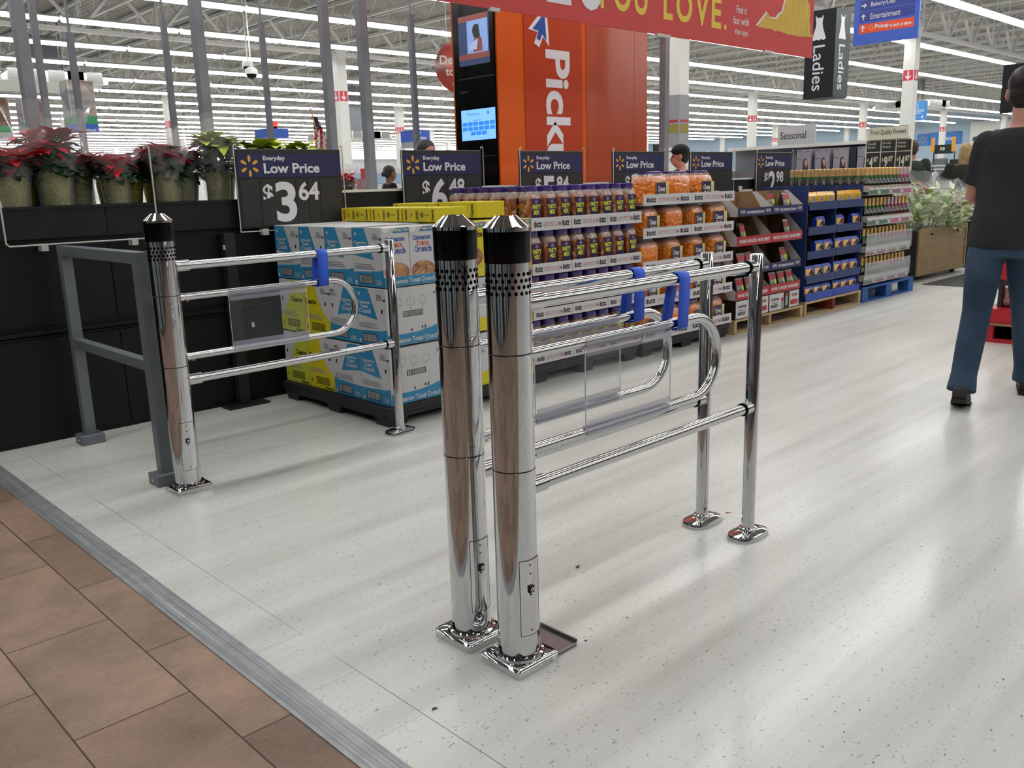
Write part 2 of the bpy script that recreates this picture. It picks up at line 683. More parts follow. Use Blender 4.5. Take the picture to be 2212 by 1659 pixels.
# ---- columns, girders and joists
COLX = [14.4] + [14 + 11 * k for k in range(1, 6)]
GIRY = [10.3 + 11.4 * k for k in range(6)]
col_n = 0
for gy in GIRY:
    for cx in COLX:
        if gy > 60 and cx > 40: continue
        mb = MB().box(cx - 0.15, cx + 0.15, gy - 0.15, gy + 0.15, 0.0, 5.05, 0).box(cx - 0.2, cx + 0.2, gy - 0.2, gy + 0.2, 5.05, 5.1)
        c = structure('column', mb, [COLUMN])
        if gy < 35 and 15 < cx + gy - 10 and cx < 60:
            e = MB()
            for fr, w in ((FX(cx - 0.15, gy + 0.13, 3.75), 0.26), (FY(cx - 0.13, gy - 0.15, 3.75), 0.26)):
                e.rect(fr, 0, 0, w, 0.27, 0.002, 0.002, 0)
                e.rect(fr, w * .42, .12, w * .58, .24, 0.005, 0, 1)
                e.poly(fr, [(w * .5, .02), (w * .85, .12), (w * .15, .12)], 0.005, 0, 1)
            mk = ob('extinguisher_marker', e, [mat('marker_red', '#c22f45', 0.5), WHITE], c)
for i, gy in enumerate(GIRY):
    g = MB().box(1, 72, gy - 0.07, gy + 0.07, 4.96, 5.05).box(1, 72, gy - 0.07, gy + 0.07, 5.96, 6.05)
    x = 2.2
    while x < 70:
        g.tube([(x - 0.9, gy, 6.0), (x, gy, 5.0)], 0.045, 5, caps=False)
        g.tube([(x + 0.9, gy, 6.0), (x, gy, 5.0)], 0.045, 5, caps=False)
        g.tube([(x, gy, 6.0), (x, gy, 5.0)], 0.03, 4, caps=False)
        x += 1.8
    structure('ceiling_girder', g, JOIST)
jm = MB()
jm.box(-0.05, 0.05, -2, 90, 6.08, 6.16).box(-0.04, 0.04, -2, 90, 5.6, 5.66)
y = -1.6
while y < 88:
    jm.tube([(0, y - 0.5, 6.1), (0, y, 5.63)], 0.02, 4, caps=False)
    jm.tube([(0, y + 0.5, 6.1), (0, y, 5.63)], 0.02, 4, caps=False)
    y += 1.0
jmesh = mesh('ceiling_joist', jm, JOIST, 0)
x = 1.3
while x < 72:
    o = ob('ceiling_joist', jmesh, None, None, (x, 0, 0))
    o['kind'] = 'structure'
    x += 1.8

# ---- strip lights
LZ = 4.80
SEG = 2.44
h = MB().poly((Vector((0, 0, 0)), Vector((0, 1, 0)), Vector((0, 0, 1))),
              [(-0.05, 0.07), (-0.16, 0.015), (0.16, 0.015), (0.05, 0.07)], 0, SEG - 0.05)
h.tube([(0.4, 0, 0.06), (0.4, 0, 0.78)], 0.008, 4).tube([(2.0, 0, 0.06), (2.0, 0, 0.78)], 0.008, 4)
tb = MB().poly((Vector((0.03, 0, 0)), Vector((0, 1, 0)), Vector((0, 0, 1))),
               [(-0.1, 0.012), (-0.075, -0.035), (0, -0.055), (0.075, -0.035), (0.1, 0.012)], 0, SEG - 0.11)
lroot = root('strip_light', '', 'ceiling light')
ob('housing', h, HOUS, lroot, smooth=0)
ob('tube', tb, TUBE, lroot, smooth=0)
LM = Multi(lroot, 'ceiling strip lights')
hm = lroot.children[0].data
tm = lroot.children[1].data
ROWY = [7.65 + 2.95 * k for k in range(28)]
PRE = [-8.0 + 3.1 * k for k in range(5)]
cand = []
for ri, ry in enumerate(ROWY):
    n = 28
    for si in range(n):
        x = 1.6 + si * SEG
        xc = x + SEG / 2
        # left and right edges of what the photograph shows
        az = math.degrees(math.atan2(ry, xc))
        cand.append((math.hypot(xc, ry), ri, si, x, ry, 12 < az < 82))
vis = sorted([c for c in cand if c[5]])[:290]
vis_set = {(c[1], c[2]) for c in vis}
for d, ri, si, x, ry, _ in sorted(vis, key=lambda c: (c[1], c[2])):
    LM.put((x, ry, LZ), 0, 'lit white strip light, %s from the left in the %s row of the ceiling' % (ORD[si], ORD[ri]))
rest = MB()
rest_h = MB()
for d, ri, si, x, ry, _ in cand:
    if (ri, si) in vis_set: continue
    for vs, fs, dst in ((tb.v, tb.f, rest), (h.v, h.f, rest_h)):
        dst.add([(a + x, b + ry, c + LZ) for a, b, c in vs], fs)
far = root('far_strip_lights', 'rows of lit strip lights merging together far away over the store', 'ceiling light')
far['kind'] = 'stuff'
a = ob('tube', rest, TUBE, far, smooth=0)
b = ob('housing', rest_h, HOUS, far, smooth=0)
a['kind'] = b['kind'] = 'stuff'
near = MB()
near_h = MB()
for ry in PRE + [ROWY[0] - 2.95]:
    for si in range(0, 12):
        x = 2.4 + si * SEG
        near.add([(p + x, q + ry, c + LZ) for p, q, c in tb.v], tb.f)
        near_h.add([(p + x, q + ry, c + LZ) for p, q, c in h.v], h.f)
for ry in PRE + [ROWY[0] - 2.95] + ROWY[:4]:  # unseen rows added over the entrance to brighten faces turned towards it
    for si in range(2):
        x = -3.36 + si * SEG
        near.add([(p + x, q + ry, c + LZ) for p, q, c in tb.v], tb.f)
        near_h.add([(p + x, q + ry, c + LZ) for p, q, c in h.v], h.f)
nr = root('overhead_strip_lights', 'unseen strip lights overhead in front of the first row, some added over the entrance', 'ceiling light')
nr['kind'] = 'stuff'
for o in (ob('tube', near, TUBE, nr, smooth=0), ob('housing', near_h, HOUS, nr, smooth=0)):
    o['kind'] = 'stuff'


# ---- ceiling diffusers and cameras
def diffuser(x, y, z, label):
    r = root('air_diffuser', label, 'air vent', (x, y, z))
    m = MB().hull([(-1.3, -1.3, 0), (1.3, -1.3, 0), (1.3, 1.3, 0), (-1.3, 1.3, 0), (-1, -1, 0.32), (1, -1, 0.32), (1, 1, 0.32), (-1, 1, 0.32),
                   (-1.3, -1.3, 0.12), (1.3, -1.3, 0.12), (1.3, 1.3, 0.12), (-1.3, 1.3, 0.12)])
    ob('housing', m, COLUMN, r, smooth=0)
    g = MB()
    for k in range(-2, 3):
        g.rect(FX(-1.3, -k * 0.48 + 0.2, 0.02), 0, 0, 0.4, 0.28, 0.01, 0.01, 0 if k == 0 else 1)
        g.rect(FY(k * 0.48 - 0.2, -1.3, 0.02), 0, 0, 0.4, 0.28, 0.01, 0.01, 0 if k == 1 else 1)
    ob('grille', g, [HOLE, mat('grille_grey', '#8f8f8c', 0.6)], r)
    ob('duct', MB().box(-0.4, 0.4, -0.4, 0.4, 0.33, 5.59 - z), GREY, r)
    ob('rods', MB().tube([(0.9, 0.9, 0.3), (0.9, 0.9, 6.19 - z)], 0.02, 5), GREY, r)


diffuser(8.2, 26.8, 4.3, 'square white air diffuser hanging at the upper left behind the grey uprights')
diffuser(44, 17.98, 4.3, 'square white air diffuser hanging right of the small blue sign')
diffuser(22.0, 32.7, 3.4, 'square white air diffuser low behind the flag')


def cam_dome(x, y, z, label):
    r = root('security_camera', label, 'security camera', (x, y, z))
    ob('rod', MB().tube([(0, 0, 0.12), (0, 0, 6.1 - z)], 0.015, 6), WHITE, r)
    ob('housing', MB().lathe([(0.05, 0.14), (0.12, 0.1), (0.13, 0.0)], 14), WHITE, r)
    ob('dome', MB().lathe([(0.11, 0.0), (0.09, -0.06), (0.03, -0.1)], 14), BLK, r)


cam_dome(9.3, 17.2, 3.7, 'white ceiling camera dome left of the thick grey upright')
cam_dome(10.2, 19, 4.1, 'small white ceiling camera on a rod behind the thin grey upright')
cam_dome(29.5, 8.8, 3.75, 'white ceiling camera beside the dark sign at the far right')

# ---- black half-height wall behind the displays
WY = 5.25
wl = MB()
WE = 9.16
wl.box(-0.6, WE, WY, WY + 0.04, 0.0, 1.128)
for i in range(8):
    wl.box(-0.6 + i * 1.22 + 0.003, -0.6 + (i + 1) * 1.22 - 0.003, WY - 0.012, WY, 0.03, 0.585)
    wl.box(-0.6 + i * 1.22 + 0.003, -0.6 + (i + 1) * 1.22 - 0.003, WY - 0.012, WY, 0.66, 1.09)
wl.box(-0.6, WE, WY - 0.02, WY, 0.59, 0.6).box(-0.6, WE, WY - 0.03, WY, 0.612, 0.63)
structure('wall_back', wl, BLKM)
wb = MB()
for i in range(8):
    wb.box(-0.6 + i * 1.22 + 0.002, -0.6 + (i + 1) * 1.22 - 0.002, WY - 0.03, WY + 0.04, 1.13, 1.285)
wb.box(-0.6, 3.35, WY - 0.035, WY + 0.5, 1.285, 1.3)
wb.box(3.35, WE, WY - 0.03, WY + 0.5, 1.285, 1.32)
structure('trim_2', wb, BLKM2)
structure('trim_3', MB().box(3.35, WE, WY - 0.04, WY + 0.5, 1.3205, 1.338), WHITE)
# slotted support leg against the wall
r = root('wall_bracket', 'black steel upright with foot plate against the black wall behind the left gate', 'bracket', (2.54, WY - 0.06, 0))
ob('upright', MB().box(-0.035, 0.035, -0.03, 0.03, 0.0, 1.1), BLKP, r)
ob('foot_plate', MB().box(-0.14, 0.14, -0.09, 0.03, 0, 0.012).box(-0.12, -0.1, -0.06, -0.04, 0.012, 0.02).box(0.1, 0.12, -0.06, -0.04, 0.012, 0.02), BLKP, r)
ob('hook', MB().box(-0.05, -0.045, -0.05, -0.03, 1.0, 1.03).box(0.09, 0.1, -0.05, -0.03, 0.5, 0.53), WHITE, r)
#APPEND

# ================================================================ THE GATES
def arc(cx, cz, r, a0, a1, n, y=0.0):
    return [(cx + r * math.cos(a0 + (a1 - a0) * i / n), y, cz + r * math.sin(a0 + (a1 - a0) * i / n)) for i in range(n + 1)]


def gate(y, label, dy_end=0.0):
    """chrome swing gate: round post at the origin, rails towards +X"""
    r = root('swing_gate', label, 'gate', (1.575, y, 0), 0, 'chrome swing gates at the entrance')
    # post with seams
    m = MB()
    R = 0.0595
    gr = MB().lathe([(R + 0.0005, 0.5838), (R + 0.0005, 0.5862)], 48, caps=False).lathe([(R + 0.0005, 0.904), (R + 0.0005, 0.906)], 48, caps=False)
    prof = [(R, 0.028), (R, 0.583), (R - 0.002, 0.5835), (R - 0.002, 0.5865), (R, 0.587), (R, 0.903), (R - 0.002, 0.9035), (R - 0.002, 0.9065),
            (R, 0.907), (R, 1.144)]
    m.lathe(prof, 48)
    post = ob('post', m, CH, r)
    ob('seams', gr, DK, post)
    hl = MB()
    for row in range(4):
        for k in range(22):
            a = 2 * PI * (k + 0.5 * (row % 2)) / 22
            for w in (0, 1):
                pass
            c = Vector((math.cos(a), math.sin(a), 0))
            fr = (c * (R + 0.0004) + Vector((0, 0, 1.066 + row * 0.0165)), Vector((-math.sin(a), math.cos(a), 0)), Vector((0, 0, 1)))
            hl.disc(fr, 0, 0, 0.0045, 0.0052, 0.0003, 0, 0, 10)
    ob('perforations', hl, HOLE, post, smooth=0)
    # access door with its lock on the side turned to the rails
    pn = MB()
    a0, a1, z0, z1 = math.radians(-127), math.radians(-58), 0.105, 0.33
    k = 10
    vs, fs = [], []
    for zz in (z0, z1):
        for i in range(k + 1):
            a = a0 + (a1 - a0) * i / k
            vs.append(((R + 0.0012) * math.cos(a), (R + 0.0012) * math.sin(a), zz))
    fs = [(i, i + 1, k + 2 + i, k + 1 + i) for i in range(k)]
    pn.add(vs, fs)
    door = ob('access_panel', pn, CH, r)
    ed = MB()
    for zz in (z0, z1):
        ed.tube([((R + 0.001) * math.cos(a0 + (a1 - a0) * i / k), (R + 0.001) * math.sin(a0 + (a1 - a0) * i / k), zz) for i in range(k + 1)], 0.0009, 5)
    for a in (a0, a1):
        ed.tube([((R + 0.001) * math.cos(a), (R + 0.001) * math.sin(a), z0), ((R + 0.001) * math.cos(a), (R + 0.001) * math.sin(a), z1)], 0.0009, 5)
    ob('seam', ed, DK, door)
    al = math.radians(-96)
    cv = Vector((math.cos(al), math.sin(al), 0))
    lf = (cv * (R + 0.001) + Vector((0, 0, 0.245)), Vector((-math.sin(al), math.cos(al), 0)), Vector((0, 0, 1)))
    lk = MB().rect(lf, -0.009, -0.010, 0.009, 0.010, 0.0, 0.005, 0).disc(lf, 0.001, 0, 0.006, None, 0.005, 0.002, 1, 14).rect(lf, -0.0005, -0.003, 0.0015, 0.003, 0.0075, 0, 0)
    ob('lock', lk, [BLK, CH], door)
    sc = MB()
    for zz in (0.315, 0.29, 0.12):
        sc.disc(lf, 0, zz - 0.245, 0.003, None, 0.0002, 0.001, 0, 10)
    sc.disc(lf, 0, -0.017, 0.003, None, 0.0002, 0.0008, 1, 10)
    ob('screws', sc, [mat('steel_dark', '#6a6a6c', 0.3, 1.0), HOLE], door)
    ob('black_band', MB().lathe([(R + 0.001, 1.144), (R + 0.0015, 1.146), (R + 0.0015, 1.224), (R, 1.226)], 40), BLK, r)
    ob('cap', MB().lathe([(R + 0.002, 1.224), (R + 0.0022, 1.234), (R - 0.002, 1.238), (0.030, 1.262), (0.028, 1.264)], 24), CH, r)
    bp = MB().hull([(sx * 0.083 * cx, sy * 0.083 * cy, z) for z, q in ((0.0, 1), (0.022, 1)) for sx in (-1, 1) for sy in (-1, 1)
                    for cx, cy in ((q, 0.85 * q), (0.85 * q, q), (0.955 * q, 0.955 * q))] +
                   [(sx * 0.078, sy * 0.068, 0.028) for sx in (-1, 1) for sy in (-1, 1)] + [(sx * 0.068, sy * 0.078, 0.028) for sx in (-1, 1) for sy in (-1, 1)])
    bp.lathe([(0.074, 0.028), (0.072, 0.036), (0.064, 0.038), (0.0600, 0.031)], 36)
    ob('base_plate', bp, CH, r)
    # fixed rails
    E = 1.228
    for z in (1.03, 0.512):
        rail = ob('rail', MB().tube([(0.05, 0, z), (E - 0.018, 0, z)], 0.0195, 20), CHR, r)
        ob('collar', MB().tube([(0.052, 0, z), (0.115, 0, z)], 0.0255, 20), CHR, rail)
        ob('collar', MB().tube([(E - 0.060, 0, z), (E - 0.019, 0, z)], 0.0235, 20), CHR, rail)
        ob('ring', MB().tube([(E - 0.066, 0, z), (E - 0.06, 0, z)], 0.0245, 20), BLK, rail)
    # u shaped swing arm
    path = [(0.055, 0, 0.890), (0.83, 0, 0.890)] + arc(0.85, 0.754, 0.136, PI / 2, -PI / 2, 18) + [(0.83, 0, 0.618), (0.055, 0, 0.618)]
    arm = ob('swing_arm', MB().tube(path, 0.0160, 20), CHR, r)
    for z in (0.890, 0.618):
        ob('collar', MB().tube([(0.055, 0, z), (0.075, 0, z)], 0.0175, 18), CH, arm)
        ob('bolt', MB().tube([(0.09, 0, z - 0.022), (0.09, 0, z - 0.012)], 0.006, 10), CH, arm)
    # clear panel between the two legs of the arm, held by clips
    pa = MB().box(0.283, 0.695, -0.0135 - 0.0035, -0.0135 - 0.0005, 0.628, 0.878, 0)
    ob('clear_panel', pa, ACRYL, arm)
    ob('panel_edge', MB().box(0.2815, 0.2832, -0.0172, -0.0138, 0.628, 0.878).box(0.6948, 0.6962, -0.0172, -0.0138, 0.628, 0.878), ACEDGE, arm)
    for z, s in ((0.890, -1), (0.618, 1)):
        cl = MB()
        pts = []
        for i in range(13):
            a = math.radians(200 + 140 * i / 12) if s < 0 else math.radians(-200 + 140 * 0 + 0)
            pts.append(a)
        # half shell round the tube plus a flat lip over the panel
        n = 12
        a_from, a_to = (math.radians(150), math.radians(290)) if s < 0 else (math.radians(70), math.radians(210))
        ring = [(0.0185 * math.cos(a_from + (a_to - a_from) * i / n), 0.0185 * math.sin(a_from + (a_to - a_from) * i / n)) for i in range(n + 1)]
        lip = [(-0.0195, -0.045 * 1 if s < 0 else 0.045)]
        vs, fs = [], []
        prof = ring + [(-0.006, s * 0.020), (-0.0195, s * 0.022), (-0.0195, s * 0.040)] if s < 0 else ring[::-1] + [(-0.006, 0.020), (-0.0195, 0.022), (-0.0195, 0.040)]
        for xx in (0.285, 0.693):
            for (py, pz) in prof:
                vs.append((xx, py, z + pz))
        L = len(prof)
        fs = [(i, i + 1, L + i + 1, L + i) for i in range(L - 1)]
        cl.add(vs, fs)
        ob('panel_clip', cl, CLAMP, arm, smooth=40)
    # slim end post
    ep = ob('end_post', MB().lathe([(0.0245, 0.02), (0.0245, 1.070), (0.022, 1.074)], 28, (1.228, dy_end, 0)), CH, r)
    eb = MB().lathe([(0.090, 0.0), (0.091, 0.009), (0.086, 0.019), (0.064, 0.026), (0.040, 0.029)], 32, (1.228, dy_end, 0), 3.2, 0.62)
    eb.lathe([(0.034, 0.022), (0.033, 0.036), (0.026, 0.040)], 24, (1.228, dy_end, 0))
    ob('foot', eb, CH, ep)
    return r


gate(1.655, 'nearest chrome swing gate of the close pair, its lock panel facing right')
gate(1.862, 'chrome swing gate standing just behind the nearest one, slim post farther left')
gate(3.860, 'chrome swing gate on the left beside the grey barrier and cereal pallet')
r = root('steel_bracket', 'flat dark steel bracket on the floor beside the nearest gate base', 'bracket', (1.70, 1.66, 0))
ob('plate', MB().box(-0.035, 0.045, -0.075, 0.075, 0, 0.012, 0, 0.002), mat('dull_steel', '#7d7e80', 0.3, 1.0), r)
ob('lip', MB().box(0.042, 0.048, -0.075, 0.075, 0.012, 0.022), mat('dull_steel'), r)


def tape(y, x, label, twist):
    """band of tape looped over the top rail down to the swing arm"""
    w = 0.058
    vs, fs = [], []
    prof = [(-0.0205 - 0.001 * twist, 0.874), (-0.0225, 0.95), (-0.0225, 1.03), (-0.0160, 1.0465), (0.0, 1.0525), (0.0160, 1.0465), (0.0225, 1.03),
            (0.0225, 0.95), (0.0205, 0.872), (0.0150, 0.869), (0.0, 0.8715), (-0.0150, 0.869), (-0.0205 - 0.001 * twist, 0.874)]
    m = MB()
    n = len(prof)
    for s, o in ((0, 0.0), (1, 0.0008)):
        for i, (py, pz) in enumerate(prof):
            sh = 0.0 if pz > 1.02 else (1.03 - pz) * (-0.05 if py < 0 else -0.26) * twist
            for u in (0, 1):
                vs.append((x + sh + u * w, y + py * (1 + 0.0), pz))
    for i in range(n - 1):
        fs.append((2 * i, 2 * i + 1, 2 * i + 3, 2 * i + 2))
    m.add(vs[:2 * n], fs)
    o = ob('masking_tape', m.moved((-x, -y, -0.87)), BLUET, None, (x, y, 0.87), smooth=60)
    sol = o.modifiers.new('thick', 'SOLIDIFY')
    sol.thickness = 0.0012
    sol.offset = 1
    tag(o, label, 'tape', 'blue tape bands on the gates')


tape(1.655, 2.305, 'blue tape band on the nearest gate, tying arm to top rail', 1.0)
tape(1.862, 2.340, 'blue tape band on the second gate of the pair', 0.7)
tape(3.860, 2.345, 'blue tape band on the left gate in front of the cereal cases', 0.5)

# ---- grey square-tube barrier left
r = root('grey_barrier', 'grey painted square tube barrier standing left of the left gate', 'barrier', (1.54, 4.55, 0))
for yy in (-0.52, 0.50):
    lg = ob('leg', MB().box(-0.028, 0.028, yy - 0.028, yy + 0.028, 0.05, 1.095, 0, 0.003), GREY, r)
    ft = ob('foot_box', MB().box(-0.062, 0.062, yy - 0.055, yy + 0.055, 0, 0.055, 0, 0.003), GREY, lg)
ob('top_rail', MB().box(-0.028, 0.028, -0.491, 0.471, 1.04, 1.095, 0, 0.003), GREY, r)
ob('middle_rail', MB().box(-0.024, 0.024, -0.491, 0.471, 0.545, 0.595, 0, 0.003), GREY, r)
ob('bolts', MB().disc(FX(-0.063, -0.52, 0.025), 0, 0, 0.006, None, 0, 0.003).disc(FY(0.03, -0.576, 0.025), 0, 0, 0.006, None, 0, 0.003)
   .disc(FX(-0.063, 0.5, 0.025), 0, 0, 0.006, None, 0, 0.003), WHITE, r)


# ================================================================ PRICE SIGNS ON THE WALL
def spark(m, fr, cx, cy, R, off, mi, w=0.16):
    for k in range(6):
        a = PI / 2 + k * PI / 3
        dx, dy = math.cos(a), math.sin(a)
        px, py = -dy, dx
        pts = []
        for t, ww in ((0.38, 0.55), (0.62, 1.0), (0.86, 1.15), (0.97, 0.8), (1.0, 0.3)):
            pts.append((cx + dx * R * t + px * R * w * ww * .5, cy + dy * R * t + py * R * w * ww * .5))
        for t, ww in ((1.0, 0.3), (0.97, 0.8), (0.86, 1.15), (0.62, 1.0), (0.38, 0.55)):
            pts.append((cx + dx * R * t - px * R * w * ww * .5, cy + dy * R * t - py * R * w * ww * .5))
        m.poly(fr, pts, off, 0, mi)


SY = 5.165


def price_sign(x0, dollars, cents, label):
    r = root('price_sign', label, 'sign', (x0, SY, 1.118), 0, 'low price signs along the black wall')
    W, H = 0.765, 0.487
    ob('panel', MB().box(0, W, 0.0, 0.02, 0, H, 0, 0.004), PANE, r, smooth=0)
    fr = FY(0, 0, 0)
    hd = ob('header_card', MB().rect(fr, 0.012, H - 0.175, W - 0.012, H - 0.03, 0.001, 0.002), NAVY, r, smooth=0)
    m = MB()
    spark(m, fr, 0.095, H - 0.104, 0.064, 0.0042, 0, 0.27)
    ob('spark_emblem', m, YEL, hd, smooth=0)
    m = MB()
    m.text(fr, 'Everyday', 0.19, H - 0.078, 0.155, 0.036, 0.0042, 0, True)
    m.text(fr, 'Low Price', 0.19, H - 0.150, 0.405, 0.062, 0.0042, 0, True)
    ob('header_lettering', m, LETTER, hd, smooth=0)
    m = MB()
    for a, b in ((0.02, 0.15), (0.155, 0.405), (0.41, 0.495), (0.5, 0.585), (0.59, 0.745)):
        m.rect(fr, a, 0.015, b, H - 0.185, 0.001, 0.002)
    tl = ob('price_tiles', m, PLATE, r, smooth=0)
    m = MB()
    if dollars:
        m.text(fr, '$', 0.17, 0.145, 0.072, 0.125, 0.0045, 0, True)
        m.text(fr, dollars, 0.255, 0.03, 0.15, 0.255, 0.0045, 0, True)
        m.text(fr, cents, 0.425, 0.162, 0.155, 0.118, 0.0045, 0, True)
        ob('price', m, LETTER, tl, smooth=0)
    m = MB()
    g = 0.008
    m.tube([(-g, -0.012, -0.018), (W + g, -0.012, -0.018)], 0.0035, 6)
    for sx in (-g, W + g):
        s = 1 if sx < 0 else -1
        m.tube([(sx, -0.012, -0.018), (sx, -0.012, H + 0.015), (sx + s * 0.006, -0.012, H + 0.024), (sx + s * 0.018, -0.012, H + 0.024),
                (sx + s * 0.022, -0.012, H + 0.010)], 0.0035, 6)
    ob('wire_frame', m, WIRE, r)
    m = MB().box(0.14, 0.18, -0.018, 0.03, -0.045, -0.005).box(W - 0.2, W - 0.16, -0.018, 0.03, -0.045, -0.005)
    ob('clip', m, WIRE, r, smooth=0)


price_sign(2.625, '3', '64', 'low price sign reading $3.64, largest and leftmost, above the cereal')
price_sign(3.905, '6', '48', 'low price sign reading $6.48 behind the cereal cartons')
price_sign(5.085, '5', '84', 'low price sign reading $5.84 in front of the orange tower')
price_sign(6.255, '3', '87', 'low price sign reading $3.87 beside the orange tower edge')
price_sign(7.445, None, None, 'low price sign with its price hidden, above the cheese ball jars')
price_sign(8.675, '2', '98', 'low price sign reading $2.98 above the beef stick cartons')
r = root('wire_sign_frame', 'empty white wire sign frame clipped to the black wall at far left', 'sign frame', (1.30, SY, 1.10))
m = MB().tube([(-0.005, -0.012, 0.30), (-0.005, -0.012, 0.015), (0.01, -0.012, 0.0), (0.795, -0.012, 0.0), (0.80, -0.012, 0.01), (0.80, -0.012, 0.505),
               (0.79, -0.012, 0.52), (0.775, -0.012, 0.52), (0.77, -0.012, 0.50)], 0.005, 8)
ob('wire', m, WIRE, r)
for cx in (0.16, 0.64):
    ob('clip', MB().box(cx, cx + 0.035, -0.02, 0.04, -0.035, 0.003, 0, 0.002), WIRE, r, smooth=0)

# ---- grey uprights rising behind the wall
ups = [(1.641, 5.6, 0.066, 4.2, 0, 'thick grey slotted upright at the far left edge behind the wall'),
       (2.09, 6.8, 0.042, 3.6, 0, 'thin grey upright just right of the leftmost thick one'),
       (2.31, 6.8, 0.042, 2.47, 1, 'thin grey upright passing behind the self checkout sign'),
       (2.679, 5.6, 0.066, 4.2, 0, 'thick grey slotted upright left of the first price sign'),
       (2.99, 6.8, 0.042, 2.63, 1, 'thin grey upright left of the thick one, ending in a rod'),
       (3.618, 5.6, 0.06, 4.2, 0, 'thick grey slotted upright beside the flag'),
       (3.80, 6.8, 0.042, 2.68, 1, 'thin hanging grey upright with a rod above, over the first price sign'),
       (3.937, 5.6, 0.066, 4.2, 0, 'thick grey slotted upright right of the flag'),
       (5.33, 6.8, 0.05, 2.9, 1, 'thin grey upright hanging nearest the orange tower'),
       (7.60, 5.6, 0.075, 4.2, 0, 'dark grey upright right of the orange tower')]
for x, y, w, top, hung, lb in ups:
    r = root('grey_upright', lb, 'upright', (x, y, 0), 0, 'grey uprights behind the black wall')
    m = MB().box(-w / 2, w / 2, -w / 2, w / 2, 0, top, 0, 0.003)
    ob('upright_tube', m, GREYP, r, smooth=0)
    if hung:
        ob('rod', MB().tube([(0, 0, top), (0, 0, 5.6)], 0.009, 6), GREYP, r)

# ================================================================ PALLETS AND GOODS
def pallet_plastic(x0, x1, y0, y1, label, top=0.118):
    r = root('plastic_pallet', label, 'pallet', (x0, y0, 0))
    W, D = x1 - x0, y1 - y0
    m = MB().box(0, W, 0, D, top - 0.045, top, 0, 0.004)
    ob('deck', m, BLKP, r, smooth=0)
    sk = MB()
    for a, b, c, d in ((0, W, 0, 0.03), (0, W, D - 0.03, D), (0, 0.03, 0.03, D - 0.03), (W - 0.03, W, 0.03, D - 0.03)):
        sk.box(a + 0.01, b - 0.01, c + 0.01, d - 0.01, top - 0.07, top - 0.045)
    ob('skirt', sk, BLKP, r, smooth=0)
    for i in range(3):
        for j in range(3):
            cx = 0.085 + (W - 0.17) * i / 2
            cy = 0.085 + (D - 0.17) * j / 2
            ob('foot', MB().hull([(cx + sx * a, cy + sy * a, z) for sx in (-1, 1) for sy in (-1, 1) for a, z in ((0.062, 0), (0.075, top - 0.046))]), BLKP, r, smooth=0)
    return r


def pallet_wood(x0, x1, y0, y1, label, top=0.13, m_=WOODP, red=None, block=False):
    r = root('wooden_pallet', label, 'pallet', (x0, y0, 0))
    W, D = x1 - x0, y1 - y0
    n = 6
    for k in range(n):
        a = k * (D - 0.1) / (n - 1)
        ob('deck_board', MB().box(0, W, a, a + 0.1, top - 0.02, top), m_, r, smooth=0)
        if k in (0, 2, 5):
            ob('bottom_board', MB().box(0, W, a, a + 0.1, 0, 0.016), m_, r, smooth=0)
    for k in range(3):
        a = k * (W - 0.04) / 2
        mm = red if (red and k == 1) else m_
        if block:
            for j in range(3):
                ob('block', MB().box(k * (W - 0.14) / 2, k * (W - 0.14) / 2 + 0.14, j * (D - 0.12) / 2, j * (D - 0.12) / 2 + 0.12, 0.0165, top - 0.0205), mm, r, smooth=0)
        else:
            ob('stringer', MB().box(a, a + 0.04, 0.002, D - 0.002, 0.0165, top - 0.0205), mm, r, smooth=0)
    return r


PX = (2.84, 4.005)     # cereal
pallet_plastic(2.80, 3.99, 3.97, 5.14, 'black plastic pallet under the cereal cases')
pallet_plastic(4.11, 5.27, 4.10, 5.14, 'black plastic pallet under the party mix jars', 0.135)
pallet_plastic(5.31, 6.53, 4.10, 5.14, 'black plastic pallet under the cheese ball jars', 0.118)
pallet_wood(6.60, 7.80, 4.09, 5.13, 'pale wooden pallet under the beef stick cartons', 0.13)
pallet_wood(7.84, 9.04, 4.09, 5.13, 'wooden pallet with a red centre beam under the cookie display', 0.145, red=mat('red_wood', '#8c3324', 0.7))
pallet_wood(9.08, 10.40, 4.09, 5.13, 'bright blue painted pallet under the wine bottles', 0.16, BLUEP, block=True)

# ---- cereal cases
CTC = mat('case_blue', '#2f83ad', 0.5)
CTY = mat('case_yellow', '#cdbf1c', 0.5)
CTG = mat('case_lime', '#bfc33e', 0.5)
CASEW = mat('case_white', '#c3c2c2', 0.5)
CTXT = mat('case_grey_print', '#8d8f96', 0.5)
SIZEY = mat('size_yellow', '#e6e23a', 0.5)
SIZEB = mat('size_blue', '#2b6fc0', 0.5)
LW, LH, LD = 0.288, 0.330, 0.384   # case: along Y, height, along X


